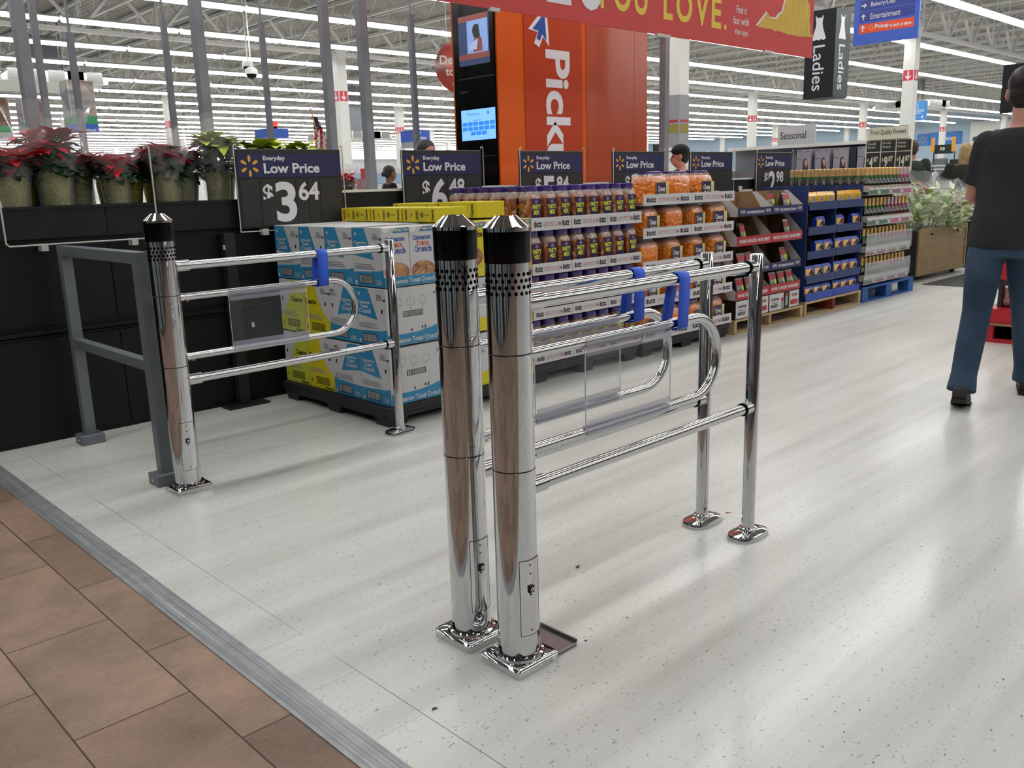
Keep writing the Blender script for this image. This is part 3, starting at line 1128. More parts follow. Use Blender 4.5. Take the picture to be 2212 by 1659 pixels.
def side_art(case, kind, flip):
    """printing of the case side that faces -X"""
    art, let = MB(), MB()
    fr = FX(0, LW, 0)
    fx = (lambda a: LW * (1 - a)) if flip else (lambda a: LW * a)
    P = lambda pts: [(fx(a), LH * b) for a, b in (pts[::-1] if flip else pts)]
    if kind == 'ctc':
        art.poly(fr, P([(0.0, 0.53), (0.70, 0.46), (0.42, 0.99), (0.0, 0.99)]), 0.001, 0, 0)
        art.poly(fr, P([(0.0, 0.0), (1, 0.0), (1, 0.30), (0.82, 0.27), (0.0, 0.24)]), 0.001, 0, 0)
        x0 = fx(0.06) if not flip else fx(0.54)
        let.text(fr, 'Cinnamon', x0, LH * 0.72, LW * 0.42, LH * 0.055, 0.002, 0)
        let.text(fr, 'Toast', x0 + LW * 0.08, LH * 0.645, LW * 0.27, LH * 0.065, 0.002, 0)
        let.text(fr, 'Crunch', x0 + LW * 0.03, LH * 0.555, LW * 0.40, LH * 0.08, 0.002, 0)
        art.barcode(fr, LW * 0.20, LH * 0.07, LW * 0.42, LH * 0.11, 0.002, 3, 1)
        let.text(fr, 'Toast', LW * 0.76, LH * 0.09, LW * 0.17, LH * 0.035, 0.002, 0)
        let.text(fr, 'Crunch', LW * 0.74, LH * 0.045, LW * 0.2, LH * 0.04, 0.002, 0)
        art.rect(fr, LW * 0.04, LH * 0.02, LW * 0.1, LH * 0.09, 0.002, 0, 1)
    else:
        art.poly(fr, P([(0.0, 0.0), (1.0, 0.0), (1.0, 0.28), (0.72, 0.48), (0.56, 0.72), (0.46, 0.995), (0.0, 0.995)]), 0.001, 0, 0)
        let.text(fr, 'Cheerios', LW * 0.05 if not flip else LW * 0.5, LH * 0.58, LW * 0.46, LH * 0.10, 0.002, 1, True)
        art.barcode(fr, LW * 0.30, LH * 0.11, LW * 0.46, LH * 0.10, 0.002, 3, 0)
        let.text(fr, 'Cheerios', LW * 0.62, LH * 0.015, LW * 0.34, LH * 0.055, 0.002, 1)
        let.text(fr, '5', LW * 0.08, LH * 0.11, LW * 0.06, LH * 0.06, 0.002, 1)
    # small shipping marks
    xx = fx(0.70) if not flip else fx(0.93)
    art.rect(fr, xx, LH * 0.88, xx + LW * 0.13, LH * 0.90, 0.002, 0, 2)
    art.rect(fr, xx, LH * 0.84, xx + LW * 0.18, LH * 0.865, 0.002, 0, 2)
    art.rect(fr, xx, LH * 0.80, xx + LW * 0.24, LH * 0.825, 0.002, 0, 2)
    art.rect(fr, fx(0.93) if not flip else fx(1.0), LH * 0.79, (fx(0.93) if not flip else fx(1.0)) + LW * 0.06, LH * 0.825, 0.002, 0, 3)
    let.text(fr, '1', fx(0.84) if not flip else fx(0.9), LH * 0.58, LW * 0.05, LH * 0.07, 0.002, 1)
    for q in range(3):
        art.rect(fr, LW * 0.06, LH * (0.30 + 0.035 * q), LW * (0.72 - 0.05 * q), LH * (0.315 + 0.035 * q), 0.002, 0, 2)
    art.poly(fr, [(LW * 0.08, LH * 0.88), (LW * 0.14, LH * 0.86), (LW * 0.16, LH * 0.9), (LW * 0.11, LH * 0.93)], 0.002, 0, 1)
    c = CTC if kind == 'ctc' else (CTY if not flip else CTG)
    ob('side_print', art, [c, CASEW if kind == 'ctc' else CASEW, CTXT, DK], case, smooth=0)
    ob('side_lettering', let, [WHITEC, DK], case, smooth=0)


def case_box(x, y, z, kind, flip, label, front=False, d=LD):
    r = root('cereal_case', label, 'cereal case', (x, y, z), 0, 'cereal cases stacked on the pallet')
    ob('carton', MB().box(0, d, 0, LW, 0, LH, 0, 0.003), CASEW, r, smooth=0)
    side_art(r, kind, flip)
    if front:
        m, t = MB(), MB()
        fr = FY(0, 0, 0)
        c = 0 if kind == 'ctc' else 1
        wave = [(0.003, 0.003), (d - 0.003, 0.003), (d - 0.003, LH * 0.30), (d * 0.8, LH * 0.245), (d * 0.55, LH * 0.205), (d * 0.3, LH * 0.195), (0.003, LH * 0.21)]
        m.poly(fr, wave, 0.001, 0, c)
        t.text(fr, 'Cinnamon Toast Crunch' if kind == 'ctc' else 'Cheerios', d * 0.05, LH * 0.045, d * 0.9 if kind == 'ctc' else d * 0.5, LH * 0.09, 0.002, 0 if kind == 'ctc' else 1)
        for q in range(3):
            bx, by, s = d * (0.16 + 0.23 * q), LH * 0.70, d * 0.13
            P = [(bx, by), (bx + s * 0.5, by - s * 0.25), (bx + s, by), (bx + s, by + s * 0.55), (bx + s * 0.5, by + s * 0.85), (bx, by + s * 0.55)]
            for i in range(6):
                a, b = P[i], P[(i + 1) % 6]
                dx, dy = b[0] - a[0], b[1] - a[1]
                L = math.hypot(dx, dy)
                ox, oy = -dy / L * 0.0007, dx / L * 0.0007
                m.poly(fr, [(a[0] - ox, a[1] - oy), (b[0] - ox, b[1] - oy), (b[0] + ox, b[1] + oy), (a[0] + ox, a[1] + oy)], 0.0012, 0, 3)
            a, b = (bx + s * 0.5, by - s * .25), (bx + s * .5, by + s * .3)
            m.rect(fr, a[0] - 0.0006, a[1], a[0] + 0.0006, b[1], 0.0012, 0, 3)
            t.text(fr, str(q + 1), bx + s * 0.3, by - s * 0.55, None, LH * 0.025, 0.002, 1)
        m.barcode(fr, d * 0.33, LH * 0.50, d * 0.32, LH * 0.075, 0.0012, 3, 2)
        t.text(fr, '12', d * 0.90, LH * 0.83, d * 0.07, LH * 0.05, 0.002, 1)
        t.text(fr, '2', d * 0.68, LH * 0.25, d * 0.05, LH * 0.055, 0.002, 1)
        m.poly(fr, [(d * .64, LH * .25), (d * .66, LH * .25), (d * .66, LH * .28), (d * .67, LH * .28), (d * .65, LH * .30), (d * .63, LH * .28), (d * .64, LH * .28)], 0.0012, 0, 3)
        m.poly(fr, [(d * .44, LH * .22), (d * .46, LH * .22), (d * .46, LH * .25), (d * .47, LH * .25), (d * .45, LH * .28), (d * .43, LH * .25), (d * .44, LH * .25)], 0.0012, 0, 3)
        ob('front_print', m, [CTC, CTY, CASEW, DK], r, smooth=0)
        ob('front_lettering', t, [WHITEC, DK], r, smooth=0)
    return r


CZ = [0.1195, 0.4625, 0.8005]
YN = [3.985 + 0.2925 * k for k in range(4)]
rows_kind = [['ctc', 'ctc', 'cheer', 'cheer'], ['ctc', 'ctc', 'cheer', 'cheer'], ['ctc', 'ctc', 'ctc', 'ctc']]
lay = ['bottom', 'middle', 'top']
pos = ['nearest the corner', 'second from the corner', 'third from the corner', 'farthest from the corner']
for L in range(3):
    for j in range(4):
        for i in range(3):
            if i > 0 and j > 0 and L < 2: continue      # core of the stack, never seen
            if L == 2 and j == 0: continue              # open display cases are built below
            x = 2.845 + i * 0.389
            kind = rows_kind[L][j] if i == 0 else 'cheer'
            if i == 0:
                lb = '%s cereal case in the %s layer, %s' % ('blue and white' if kind == 'ctc' else 'yellow', lay[L], pos[j])
            elif j == 0:
                lb = 'cereal case at the front of the %s layer, %s' % (lay[L], 'in the middle' if i == 1 else 'at the right end')
            else:
                lb = 'top layer cereal case %s, %s' % (pos[j], ['', 'one case in', 'at far right'][i])
            case_box(x, YN[j], CZ[L], kind, (j % 2 == 1) if L < 2 else False, lb, j == 0)

# open fronted display trays of the top layer with the boxes inside
BOWL = mat('bowl_red', '#b3402b', 0.5)
SQ = snack('cereal_squares', ['#6e4626', '#a9754a', '#c99a66', '#8b5a33'], 45, 0.7, 0.3)
RAIN = [mat('letter_' + n, c, 0.5) for n, c in (('purple', '#4b2a86'), ('red', '#c5272f'), ('green', '#2b8c46'), ('blue', '#2476bb'), ('orange', '#e07b22'), ('pink', '#c23a8f'))]


def rainbow(m, fr, s, x, y, w, h, off, k0):
    n = len(s)
    for i, ch in enumerate(s):
        m.text(fr, ch, x + w * i / n, y - (0.12 * h if ch in 'T' else 0), w / n * 0.88, h if ch in 'CThk' else h * 0.74, off, (k0 + i * 3) % 6)


def cereal_box(x, y, z, kind, label):
    w, d, h = 0.186, 0.066, 0.322
    r = root('cereal_box', label, 'cereal box', (x, y, z), 0, 'cereal boxes standing in the open top cases')
    body = CASEW if kind == 'ctc' else CTY
    ob('carton', MB().box(0, w, 0, d, 0, h, 0, 0.0015), body, r, smooth=0)
    fr = FY(0, 0, 0)
    m, t = MB(), MB()
    m.poly(fr, [(w * 0.38, h * 0.905), (w - 0.002, h * 0.905), (w - 0.002, h - 0.003), (w * 0.52, h - 0.003)], 0.0008, 0, 0)
    t.text(fr, 'FAMILY SIZE', w * 0.5, h * 0.93, w * 0.46, h * 0.045, 0.0016, 6)
    m.poly(fr, [(0.004, h * .99), (w * 0.3, h * .99), (w * .22, h * .93), (w * .14, h * .905), (w * .05, h * .93)], 0.0008, 0, 1)
    if kind == 'ctc':
        rainbow(t, fr, 'Cinnamon', w * 0.13, h * 0.765, w * 0.72, h * 0.085, 0.0016, 0)
        rainbow(t, fr, 'Toast', w * 0.26, h * 0.665, w * 0.5, h * 0.09, 0.0016, 1)
        rainbow(t, fr, 'Crunch', w * 0.18, h * 0.55, w * 0.68, h * 0.105, 0.0016, 3)
        m.disc(fr, w * 0.5, h * 0.235, w * 0.46, h * 0.16, 0.0008, 0, 2, 28)
        m.disc(fr, w * 0.5, h * 0.25, w * 0.42, h * 0.14, 0.0014, 0, 3, 28)
        m.rect(fr, 0.002, 0.002, w - 0.002, h * 0.13, 0.0018, 0, 4)
    else:
        t.text(fr, 'Cheerios', w * 0.1, h * 0.72, w * 0.8, h * 0.12, 0.0016, 7)
        m.disc(fr, w * 0.55, h * 0.36, w * 0.34, h * 0.17, 0.0008, 0, 2, 24)
        m.disc(fr, w * 0.55, h * 0.37, w * 0.30, h * 0.15, 0.0014, 0, 3, 24)
    ob('front_print', m, [SIZEB, WHITE, BOWL, SQ, CTC], r, smooth=0)
    ob('front_lettering', t, RAIN + [SIZEY, DK], r, smooth=0)
    return r


for i in range(3):
    x = 2.845 + i * 0.389
    kind = 'ctc' if i == 0 else 'cheer'
    r = root('display_case', 'open fronted top case holding %s, %s' % ('toast crunch boxes' if i == 0 else 'yellow cereal boxes', ['at the left corner', 'in the middle', 'at the right end'][i]),
             'cereal case', (x, YN[0], CZ[2]), 0, 'open display cases of the top layer')
    m = MB().box(0, LD, 0, LW, 0, 0.004).box(0, 0.003, 0.004, LW, 0.004, LH).box(LD - 0.003, LD, 0.004, LW, 0.004, LH).box(0.003, LD - 0.003, LW - 0.003, LW, 0.004, LH)
    m.box(0.003, LD - 0.003, 0, 0.003, 0.004, LH * 0.17)
    ob('carton', m, CASEW, r, smooth=0)
    side_art(r, kind, False)
    m = MB().rect(FY(0, 0, 0), 0.002, 0.002, LD - 0.002, LH * 0.165, 0.001, 0, 0)
    ob('front_print', m, CTC if i == 0 else CTY, r, smooth=0)
    m = MB().text(FY(0, 0, 0), 'Cinnamon Toast Crunch' if i == 0 else 'Cheerios', LD * 0.06, LH * 0.045, LD * (0.88 if i == 0 else 0.45), LH * 0.085, 0.0025)
    ob('front_lettering', m, WHITEC if i == 0 else DK, r, smooth=0)
    for b in range(2):
        for dpt in range(3):
            cereal_box(x + 0.0045 + b * 0.1885, YN[0] + 0.006 + dpt * 0.07, CZ[2] + 0.0045, kind,
                       '%s box, %s one %s, %s case' % ('white toast crunch' if i == 0 else 'yellow family size cereal', 'left' if b == 0 else 'right',
                                                                     ['in front', 'one row back', 'two rows back'][dpt], ['left corner', 'middle', 'right end'][i]))

# flat yellow cartons lying on top of the stack
PINK = mat('print_brown', '#8a6a3c', 0.5)
ci = 0
for (x, y, z) in [(3.33, 4.78, 1.135), (3.33, 4.44, 1.135), (3.33, 4.10, 1.135), (3.74, 4.66, 1.135), (3.74, 4.20, 1.14)]:
    L, W2, Hh = 0.325 if ci < 3 else 0.42, 0.245, 0.085 if ci < 3 else 0.10
    lb = ['yellow cereal carton lying flat on the stack, farthest left', 'yellow cereal carton lying flat on the stack, middle of the row', 'yellow cereal carton lying flat on the stack, nearest the chrome posts',
          'larger yellow cereal carton lying flat behind the row, left', 'larger yellow cereal carton lying flat behind the row, right'][ci]
    r = root('flat_cereal_carton', lb, 'cereal box', (x, y, z), 0, 'yellow cartons lying on the cereal stack')
    ob('carton', MB().box(0, W2, 0, L, 0, Hh, 0, 0.002), CTY, r, smooth=0)
    fr = FX(0, L, 0)
    m, t = MB(), MB()
    t.text(fr, 'Cheerios', L * 0.93, Hh * 0.08, Hh * 0.8, Hh * 0.28, 0.0015, 0, True, PI / 2)
    m.disc(fr, L * 0.58, Hh * 0.5, Hh * 0.22, None, 0.001, 0, 1)
    m.rect(fr, L * 0.66, Hh * 0.48, L * 0.80, Hh * 0.52, 0.001, 0, 0)
    for q in range(4):
        m.rect(fr, L * (0.40 + 0.02 * q), Hh * 0.15, L * (0.41 + 0.02 * q), Hh * (0.85 - 0.1 * (q % 2)), 0.001, 0, 0)
    m.rect(fr, L * 0.07, Hh * 0.12, L * 0.13, Hh * 0.88, 0.001, 0, 2)
    t.text(fr, '1', L * 0.27, Hh * 0.35, None, Hh * 0.28, 0.0015, 0)
    for q in range(3):
        m.rect(fr, L * (0.19 + 0.03 * q), Hh * 0.2, L * (0.195 + 0.03 * q), Hh * 0.8, 0.001, 0, 1)
    ob('side_print', m, [DK, PINK, mat('print_red', '#9c3b2b', 0.5)], r, smooth=0)
    ob('side_lettering', t, [DK], r, smooth=0)
    ci += 1

# ---- party mix jars
PM = snack('party_mix', ['#5a2a12', '#b05a1c', '#8a4218', '#c0935c', '#70381a', '#a84f1a'], 40, 0.4, 0.6)
CB = snack('cheese_balls', ['#d2690c', '#ee8416', '#de740e', '#f2982c'], 40, 0.35, 1.0)
LIDP = mat('lid_purple', '#3a1f78', 0.35, coat=0.5)
LABP = mat('label_purple', '#2a1648', 0.4)
LIME = mat('label_yellow', '#d8dc2e', 0.5)
GOLD = mat('label_gold', '#c9a54a', 0.5)
PET = mat('clear_jar', '#eef1f2', 0.05, alpha=0.22, coat=1.0)

jr = root('snack_jar', '', 'snack jar')
jb = ob('body', MB().lathe([(0.056, 0.0), (0.060, 0.006), (0.060, 0.205), (0.056, 0.222), (0.044, 0.240)], 20, sq=4.5), PM, jr)
ob('shoulder', MB().lathe([(0.0605, 0.196), (0.0605, 0.212), (0.056, 0.232), (0.046, 0.250), (0.044, 0.258)], 20, sq=3.6, caps=False), PET, jr)
ob('lid', MB().lathe([(0.050, 0.250), (0.052, 0.253), (0.052, 0.283), (0.049, 0.287), (0.0, 0.287)], 24, caps=False), LIDP, jr)
fr = FY(0, -0.0604, 0)
m = MB().rect(fr, -0.041, 0.02, 0.044, 0.203, 0.0006, 0, 0)
m.disc(fr, 0.0, 0.184, 0.016, 0.013, 0.0012, 0, 1, 12)
lb_ = ob('label', m, [LABP, mat('label_mauve', '#7a6a86', 0.5)], jr, smooth=0)
m = MB().text(fr, 'PARTY', -0.038, 0.136, 0.078, 0.030, 0.0016, 0).text(fr, 'MIX', -0.026, 0.100, 0.054, 0.030, 0.0016, 0)
ob('lettering', m, LIME, lb_, smooth=0)
JM = Multi(jr, 'party mix jars on the pallet')
PLIP = [(1.037, 1.122), (0.745, 0.822), (0.445, 0.518), (0.142, 0.214)]
rnd = random.Random(5)
ROWN = ['in the front row', 'in the second row back', 'in the third row back', 'in the fourth row back', 'in the fifth row back', 'in the back row']
for t_, (z0, z1) in enumerate(PLIP):
    for rw in range(6 if t_ == 0 else 2):
        for k in range(8):
            if t_ > 0 and rw > 0 and k not in (0, 1, 2, 3, 4, 5, 6, 7): continue
            JM.put((4.185 + k * 0.1455 + rnd.uniform(-.006, .006), 4.165 + rw * 0.142 + rnd.uniform(0, .006), z0 + 0.004), rnd.uniform(-.05, .04),
                   'party mix jar, %s from left %s of the %s tier' % (ORD[k], ROWN[rw], TIER[t_] if t_ < 3 else 'bottom'))


def lip_tray(x0, x1, y0, y1, z0, z1, label, words=True, text_fn=None, mcol=None, grp='printed cardboard trays'):
    r = root('display_tray', label, 'display tray', (x0, y0, z0), 0, grp)
    W, D, Hh = x1 - x0, y1 - y0, z1 - z0
    mc = mcol or WHITEC
    ob('tray', MB().box(0, W, 0.004, D, 0, 0.003), CARD if mcol is None else mc, r, smooth=0)
    lp = ob('front_lip', MB().box(0, W, 0, 0.004, 0, Hh), mc, r, smooth=0)
    if text_fn:
        text_fn(lp, W, Hh)
    return r


UT = mat('print_pink', '#c0808a', 0.5)
UR = mat('print_darkred', '#5a1f2c', 0.5)


def utz_text(n):
    def f(lp, W, Hh):
        fr = FY(0, 0, 0)
        m = MB()
        for i in range(n):
            cx = W * (0.06 + (0.94 - 0.24) * i / max(1, n - 1)) if n > 1 else W * 0.7
            w = W * 0.19
            m.text(fr, 'utz', cx + w * 0.25, Hh * 0.27, w * 0.75, Hh * 0.46, 0.0015, 0)
            m.poly(fr, [(cx + w * .02, Hh * .3), (cx + w * .2, Hh * .25), (cx + w * .19, Hh * .5), (cx + w * .23, Hh * .62), (cx + w * .12, Hh * .78), (cx + w * .03, Hh * .62)], 0.0015, 0, 1)
            if i < n - 1:
                m.text(fr, 'GETUTZ.COM', cx + w * 1.2, Hh * 0.30, W * (0.70 / max(1, n - 1)) - w * 1.35, Hh * 0.34, 0.0015, 2, False)
        ob('lettering', m, [DK, UR, UT], lp, smooth=0)
    return f


PSEC = [(4.115, 4.50), (4.505, 4.885), (4.89, 5.275)]
for t_, (z0, z1) in enumerate(PLIP):
    for s_, (a, b) in enumerate(PSEC):
        lip_tray(a, b, 4.085, 5.02 if t_ == 0 else 4.40, z0, z1, 'white lipped party mix tray, %s section of the %s tier' % (['left', 'middle', 'right'][s_], TIER[t_] if t_ < 3 else 'bottom'), True, utz_text(2))
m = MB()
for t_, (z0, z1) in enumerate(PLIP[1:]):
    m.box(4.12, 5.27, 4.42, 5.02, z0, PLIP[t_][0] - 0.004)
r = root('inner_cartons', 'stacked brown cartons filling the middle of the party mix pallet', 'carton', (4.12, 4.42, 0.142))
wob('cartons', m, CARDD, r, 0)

# ---- cheese ball jars
jr = root('cheese_ball_jar', '', 'snack jar')
KX = 1.17
ob('body', MB().lathe([(0.108, 0.0), (0.115, 0.008), (0.115, 0.175), (0.106, 0.198), (0.088, 0.212)], 24, sq=4.5), CB, jr)
ob('shoulder', MB().lathe([(0.1155, 0.165), (0.1155, 0.182), (0.107, 0.206), (0.093, 0.222), (0.091, 0.232)], 24, sq=4.0, caps=False), PET, jr)
ob('lid', MB().lathe([(0.094, 0.228), (0.096, 0.231), (0.096, 0.242), (0.092, 0.245), (0.0, 0.245)], 28, caps=False), LIDP, jr)
fr = FY(0, -0.1152, 0)
m = MB().rect(fr, -0.085, 0.012, 0.062, 0.165, 0.0005, 0, 1).rect(fr, -0.081, 0.016, 0.058, 0.161, 0.001, 0, 0)
m.rect(fr, 0.063, 0.02, 0.105, 0.16, 0.0005, 0, 2).rect(fr, 0.070, 0.03, 0.098, 0.15, 0.001, 0, 3)
for a, b in ((-0.045, 0.075), (-0.048, 0.05), (0.035, 0.09)):
    m.disc(fr, a, b, 0.009, None, 0.0013, 0, 4, 10)
lb_ = ob('label', m, [LABP, GOLD, LIME, WHITEC, mat('ball_orange', '#d9701a', 0.5)], jr, smooth=0)
m = MB().text(fr, 'Cheese', -0.058, 0.095, 0.100, 0.040, 0.0016).text(fr, 'Balls', -0.040, 0.050, 0.075, 0.036, 0.0016)
ob('lettering', m, WHITE, lb_, smooth=0)
CJ = Multi(jr, 'cheese ball jars on the pallet')
CLIP = [(1.157, 1.237), (0.912, 0.99), (0.66, 0.738), (0.395, 0.475), (0.125, 0.208)]
rot = [[0.1, 1.55, 0.05, 0.1], [0.16, 1.5, 0.17, -0.05], [1.5, 0.17, 0.15, 0.1], [0.12, 1.6, 0.15, -0.1], [0.15, 1.45, 0.17, 0.1]]
cx4 = [5.46, 5.70, 6.02, 6.36]
for t_, (z0, z1) in enumerate(CLIP):
    for rw in range(1 if t_ == 0 else 2):
        for k in range(4):
            if t_ == 0 and k == 3: continue
            CJ.put(((5.56 if t_ == 0 else 5.455) + k * 0.307 + rnd.uniform(-.006, .006), 4.235 + rw * 0.275, z0 + 0.004), rot[t_][k] if rw == 0 else rnd.choice((1.6, 3.1, 4.7)),
                   'orange cheese ball jar, %s from left %s of the %s tier' % (ORD[k], ROWN[rw], TIER[t_]))
for t_, (z0, z1) in enumerate(CLIP):
    for s_, (a, b) in enumerate([(5.30, 5.915), (5.92, 6.535)]):
        lip_tray(a, b, 4.085, 4.9 if t_ == 0 else 4.66, z0, z1, 'white lipped cheese ball tray, %s half of the %s tier' % (['left', 'right'][s_], TIER[t_]), True, utz_text(2))
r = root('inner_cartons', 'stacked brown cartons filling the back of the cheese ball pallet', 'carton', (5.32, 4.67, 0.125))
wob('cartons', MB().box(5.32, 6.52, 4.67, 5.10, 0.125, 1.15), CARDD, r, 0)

# ---- beef stick cartons
BAGB = mat('bag_black', '#1f1c1c', 0.3, coat=0.4)
BAGR = mat('bag_red', '#b3323a', 0.35)
BAGY = mat('bag_yellow', '#c9a23a', 0.35)
BAGG = mat('bag_grey', '#8d8f90', 0.35)
NEON = mat('neon_yellow', '#d6ee2a', 0.5)
br = root('snack_bag', '', 'snack bag')
ob('pouch', MB().hull([(sx * 0.065, y_, z_) for sx in (-1, 1) for y_, z_ in ((-0.02, 0.004), (0.02, 0.0), (-0.026, 0.09), (0.026, 0.09), (-0.004, 0.205), (0.004, 0.205))] + [(sx * 0.052, 0, 0.215) for sx in (-1, 1)]), BAGB, br, smooth=20)
fr = (Vector((0, -0.0265, 0)), Vector((1, 0, 0)), Vector((0, 0, 1)))
sl = (Vector((0, -0.0262, 0.09)), Vector((1, 0, 0)), Vector((0, 0.022, 0.115)).normalized())
m = MB().poly(fr, [(-0.056, 0.03), (0.056, 0.03), (0.056, 0.088), (-0.056, 0.088)], 0.001, 0, 0).rect(fr, -0.056, 0.01, 0.056, 0.03, 0.001, 0, 1)
m.poly(sl, [(-0.056, 0.002), (0.056, 0.002), (0.05, 0.045), (-0.05, 0.045)], 0.0012, 0, 0).disc(fr, 0.0, 0.062, 0.036, 0.02, 0.002, 0, 4, 14)
m.poly(sl, [(-0.052, 0.047), (0.052, 0.047), (0.048, 0.105), (-0.048, 0.105)], 0.0012, 0, 2)
m.disc(sl, 0.042, 0.02, 0.014, 0.03, 0.002, 0, 3, 12)
ob('front_print', m, [BAGG, BAGY, BAGR, NEON, WHITEC], br, smooth=0)
BM = Multi(br, 'black and red snack bags in the beef display')


def band_text(s, price):
    def f(lp, W, Hh):
        fr = FY(0, 0, 0)
        m = MB()
        if price:
            m.text(fr, '$3.98', W * 0.06, Hh * 0.3, W * 0.13, Hh * 0.45, 0.0015)
            m.text(fr, s, W * 0.23, Hh * 0.3, W * 0.53, Hh * 0.33, 0.0015)
            m.text(fr, '$3.98', W * 0.81, Hh * 0.3, W * 0.13, Hh * 0.45, 0.0015)
        else:
            m.text(fr, s, W * 0.06, Hh * 0.3, W * 0.88, Hh * 0.38, 0.0015)
        ob('lettering', m, LETTER, lp, smooth=0)
    return f


BX = [(6.61, 7.165), (7.17, 7.725)]
BT = [(1.015, 1.085, 1), (0.765, 0.845, 0), (0.512, 0.582, 1), (0.30, 0.378, 0)]
for ti, (z0, z1, nv) in enumerate(BT):
    for c_, (a, b) in enumerate(BX):
        r = root('beef_display_case', '%s lipped beef stick carton, %s column, %s tier' % ('navy' if nv else 'red', ['left', 'right'][c_], ['top', 'second', 'third', 'fourth'][ti]),
                 'display tray', (a, 4.09, z0), 0, 'beef stick cartons on the pale pallet')
        W, D = b - a, 0.36
        hh = 0.235 if ti else 0.20
        if ti == 3: hh = 0.205
        if ti == 2: hh = 0.25
        m = MB().box(0.003, W - 0.003, 0.005, D, 0, 0.003).box(0.003, W - 0.003, D - 0.004, D, 0.003, hh, 1)
        for xx in (0, W - 0.003):
            m.add([(xx + q, y_, z_) for q in (0, 0.003) for y_, z_ in ((0.005, 0), (D, 0), (D, hh), (0.16, hh), (0.005, z1 - z0))],
                  [(0, 1, 2, 3, 4), (9, 8, 7, 6, 5)] + [(i, (i + 1) % 5, 5 + (i + 1) % 5, 5 + i) for i in range(5)], 1)
            m.add([(xx - 0.0008, y_, z_) for y_, z_ in ((0.005, 0), (0.07, 0), (0.205, hh), (0.16, hh), (0.005, z1 - z0))], [(0, 1, 2, 3, 4)], 2)
        m.box(W * 0.5, W * 0.5 + 0.003, 0.22, D - 0.004, 0.003, hh * 0.95, 1)
        ob('carton', m, [CARD, CARD, WHITEC], r, smooth=0)
        lp = ob('front_lip', MB().box(0, W, 0, 0.004, 0, z1 - z0), NAVY if nv else RED, r, smooth=0)
        band_text('THE PREMIUM BRAND' if nv else 'MORE OUNCES. MORE BEEF!', nv)(lp, W, z1 - z0)
        if ti == 0:
            ob('back_flap', MB().box(0.02, W * 0.45, D - 0.004, D, hh, hh + 0.02).box(W * 0.02, W * 0.12, D - 0.004, D, hh + 0.02, hh + 0.05), WHITEC, r, smooth=0)
        slots = {0: ([] if c_ == 0 else [(0.30, .06, 0.05), (0.44, .3, -.3)]), 1: ([(0.14, .06, .2), (.27, .16, .1)] if c_ == 0 else [(.40, .10, .1)]),
                 2: ([(.12, .05, 0), (.26, .06, .1)] if c_ == 0 else [(.32, .08, .1), (.43, .12, .2)]), 3: ([(.12, .06, 0), (.27, .06, 0), (.42, .06, 0)])}[ti]
        for bi, (bx, by, rr) in enumerate(slots):
            BM.put((a + bx, 4.09 + by, z0 + 0.004), rr, 'black and red beef stick bag, %s in the %s column, %s tier' % (['left one', 'middle one' if len(slots) > 2 else 'right one', 'right one'][bi], ['left', 'right'][c_], ['top', 'second', 'third', 'fourth'][ti]), (1, 1, 0.86))
for c_, (a, b) in enumerate(BX):
    r = root('base_carton', 'white printed base carton with beef lettering, %s one' % ['left', 'right'][c_], 'carton', (a, 4.09, 0.131), 0, 'white base cartons of the beef display')
    W, Hh = b - a, 0.165
    ob('carton', MB().box(0, W, 0.004, 0.9, 0, Hh), BLKP, r, smooth=0)
    fr = FY(0, 0.004, 0)
    m = MB()
    for p0, p1 in ((0.01, 0.46), (0.66, 0.98)):
        n = 9
        pts = [(W * (p0 + (p1 - p0) * i / n), 0.006 + 0.003 * (i % 2)) for i in range(n + 1)] + [(W * (p1 - (p1 - p0) * i / n), Hh - 0.004 - 0.004 * (i % 2)) for i in range(n + 1)]
        m.poly(fr, pts, 0.002, 0.001, 0)
    m.rect(fr, W * .69, Hh * .18, W * .94, Hh * .45, 0.004, 0, 1)
    m.rect(fr, W * .38, Hh * .08, W * .48, Hh * .62, 0.004, 0, 2).rect(fr, W * .38, Hh * .5, W * .48, Hh * .68, 0.0045, 0, 1)
    m.rect(fr, W * .52, Hh * .2, W * .61, Hh * .9, 0.004, 0, 2).rect(fr, W * .52, Hh * .72, W * .61, Hh * .9, 0.0045, 0, 1)
    cp = ob('front_print', m, [WHITEC, RED, BAGG], r, smooth=0)
    m = MB().text(fr, '100%', W * .07, Hh * .58, W * .24, Hh * .16, 0.0045, 0).text(fr, 'premium', W * .09, Hh * .42, W * .2, Hh * .08, 0.0045, 0).text(fr, 'BEEF', W * .07, Hh * .2, W * .22, Hh * .17, 0.0045, 0)
    m.text(fr, '$3.98', W * .73, Hh * .6, W * .18, Hh * .2, 0.0045, 1)
    ob('lettering', m, [DK, RED], r, smooth=0)

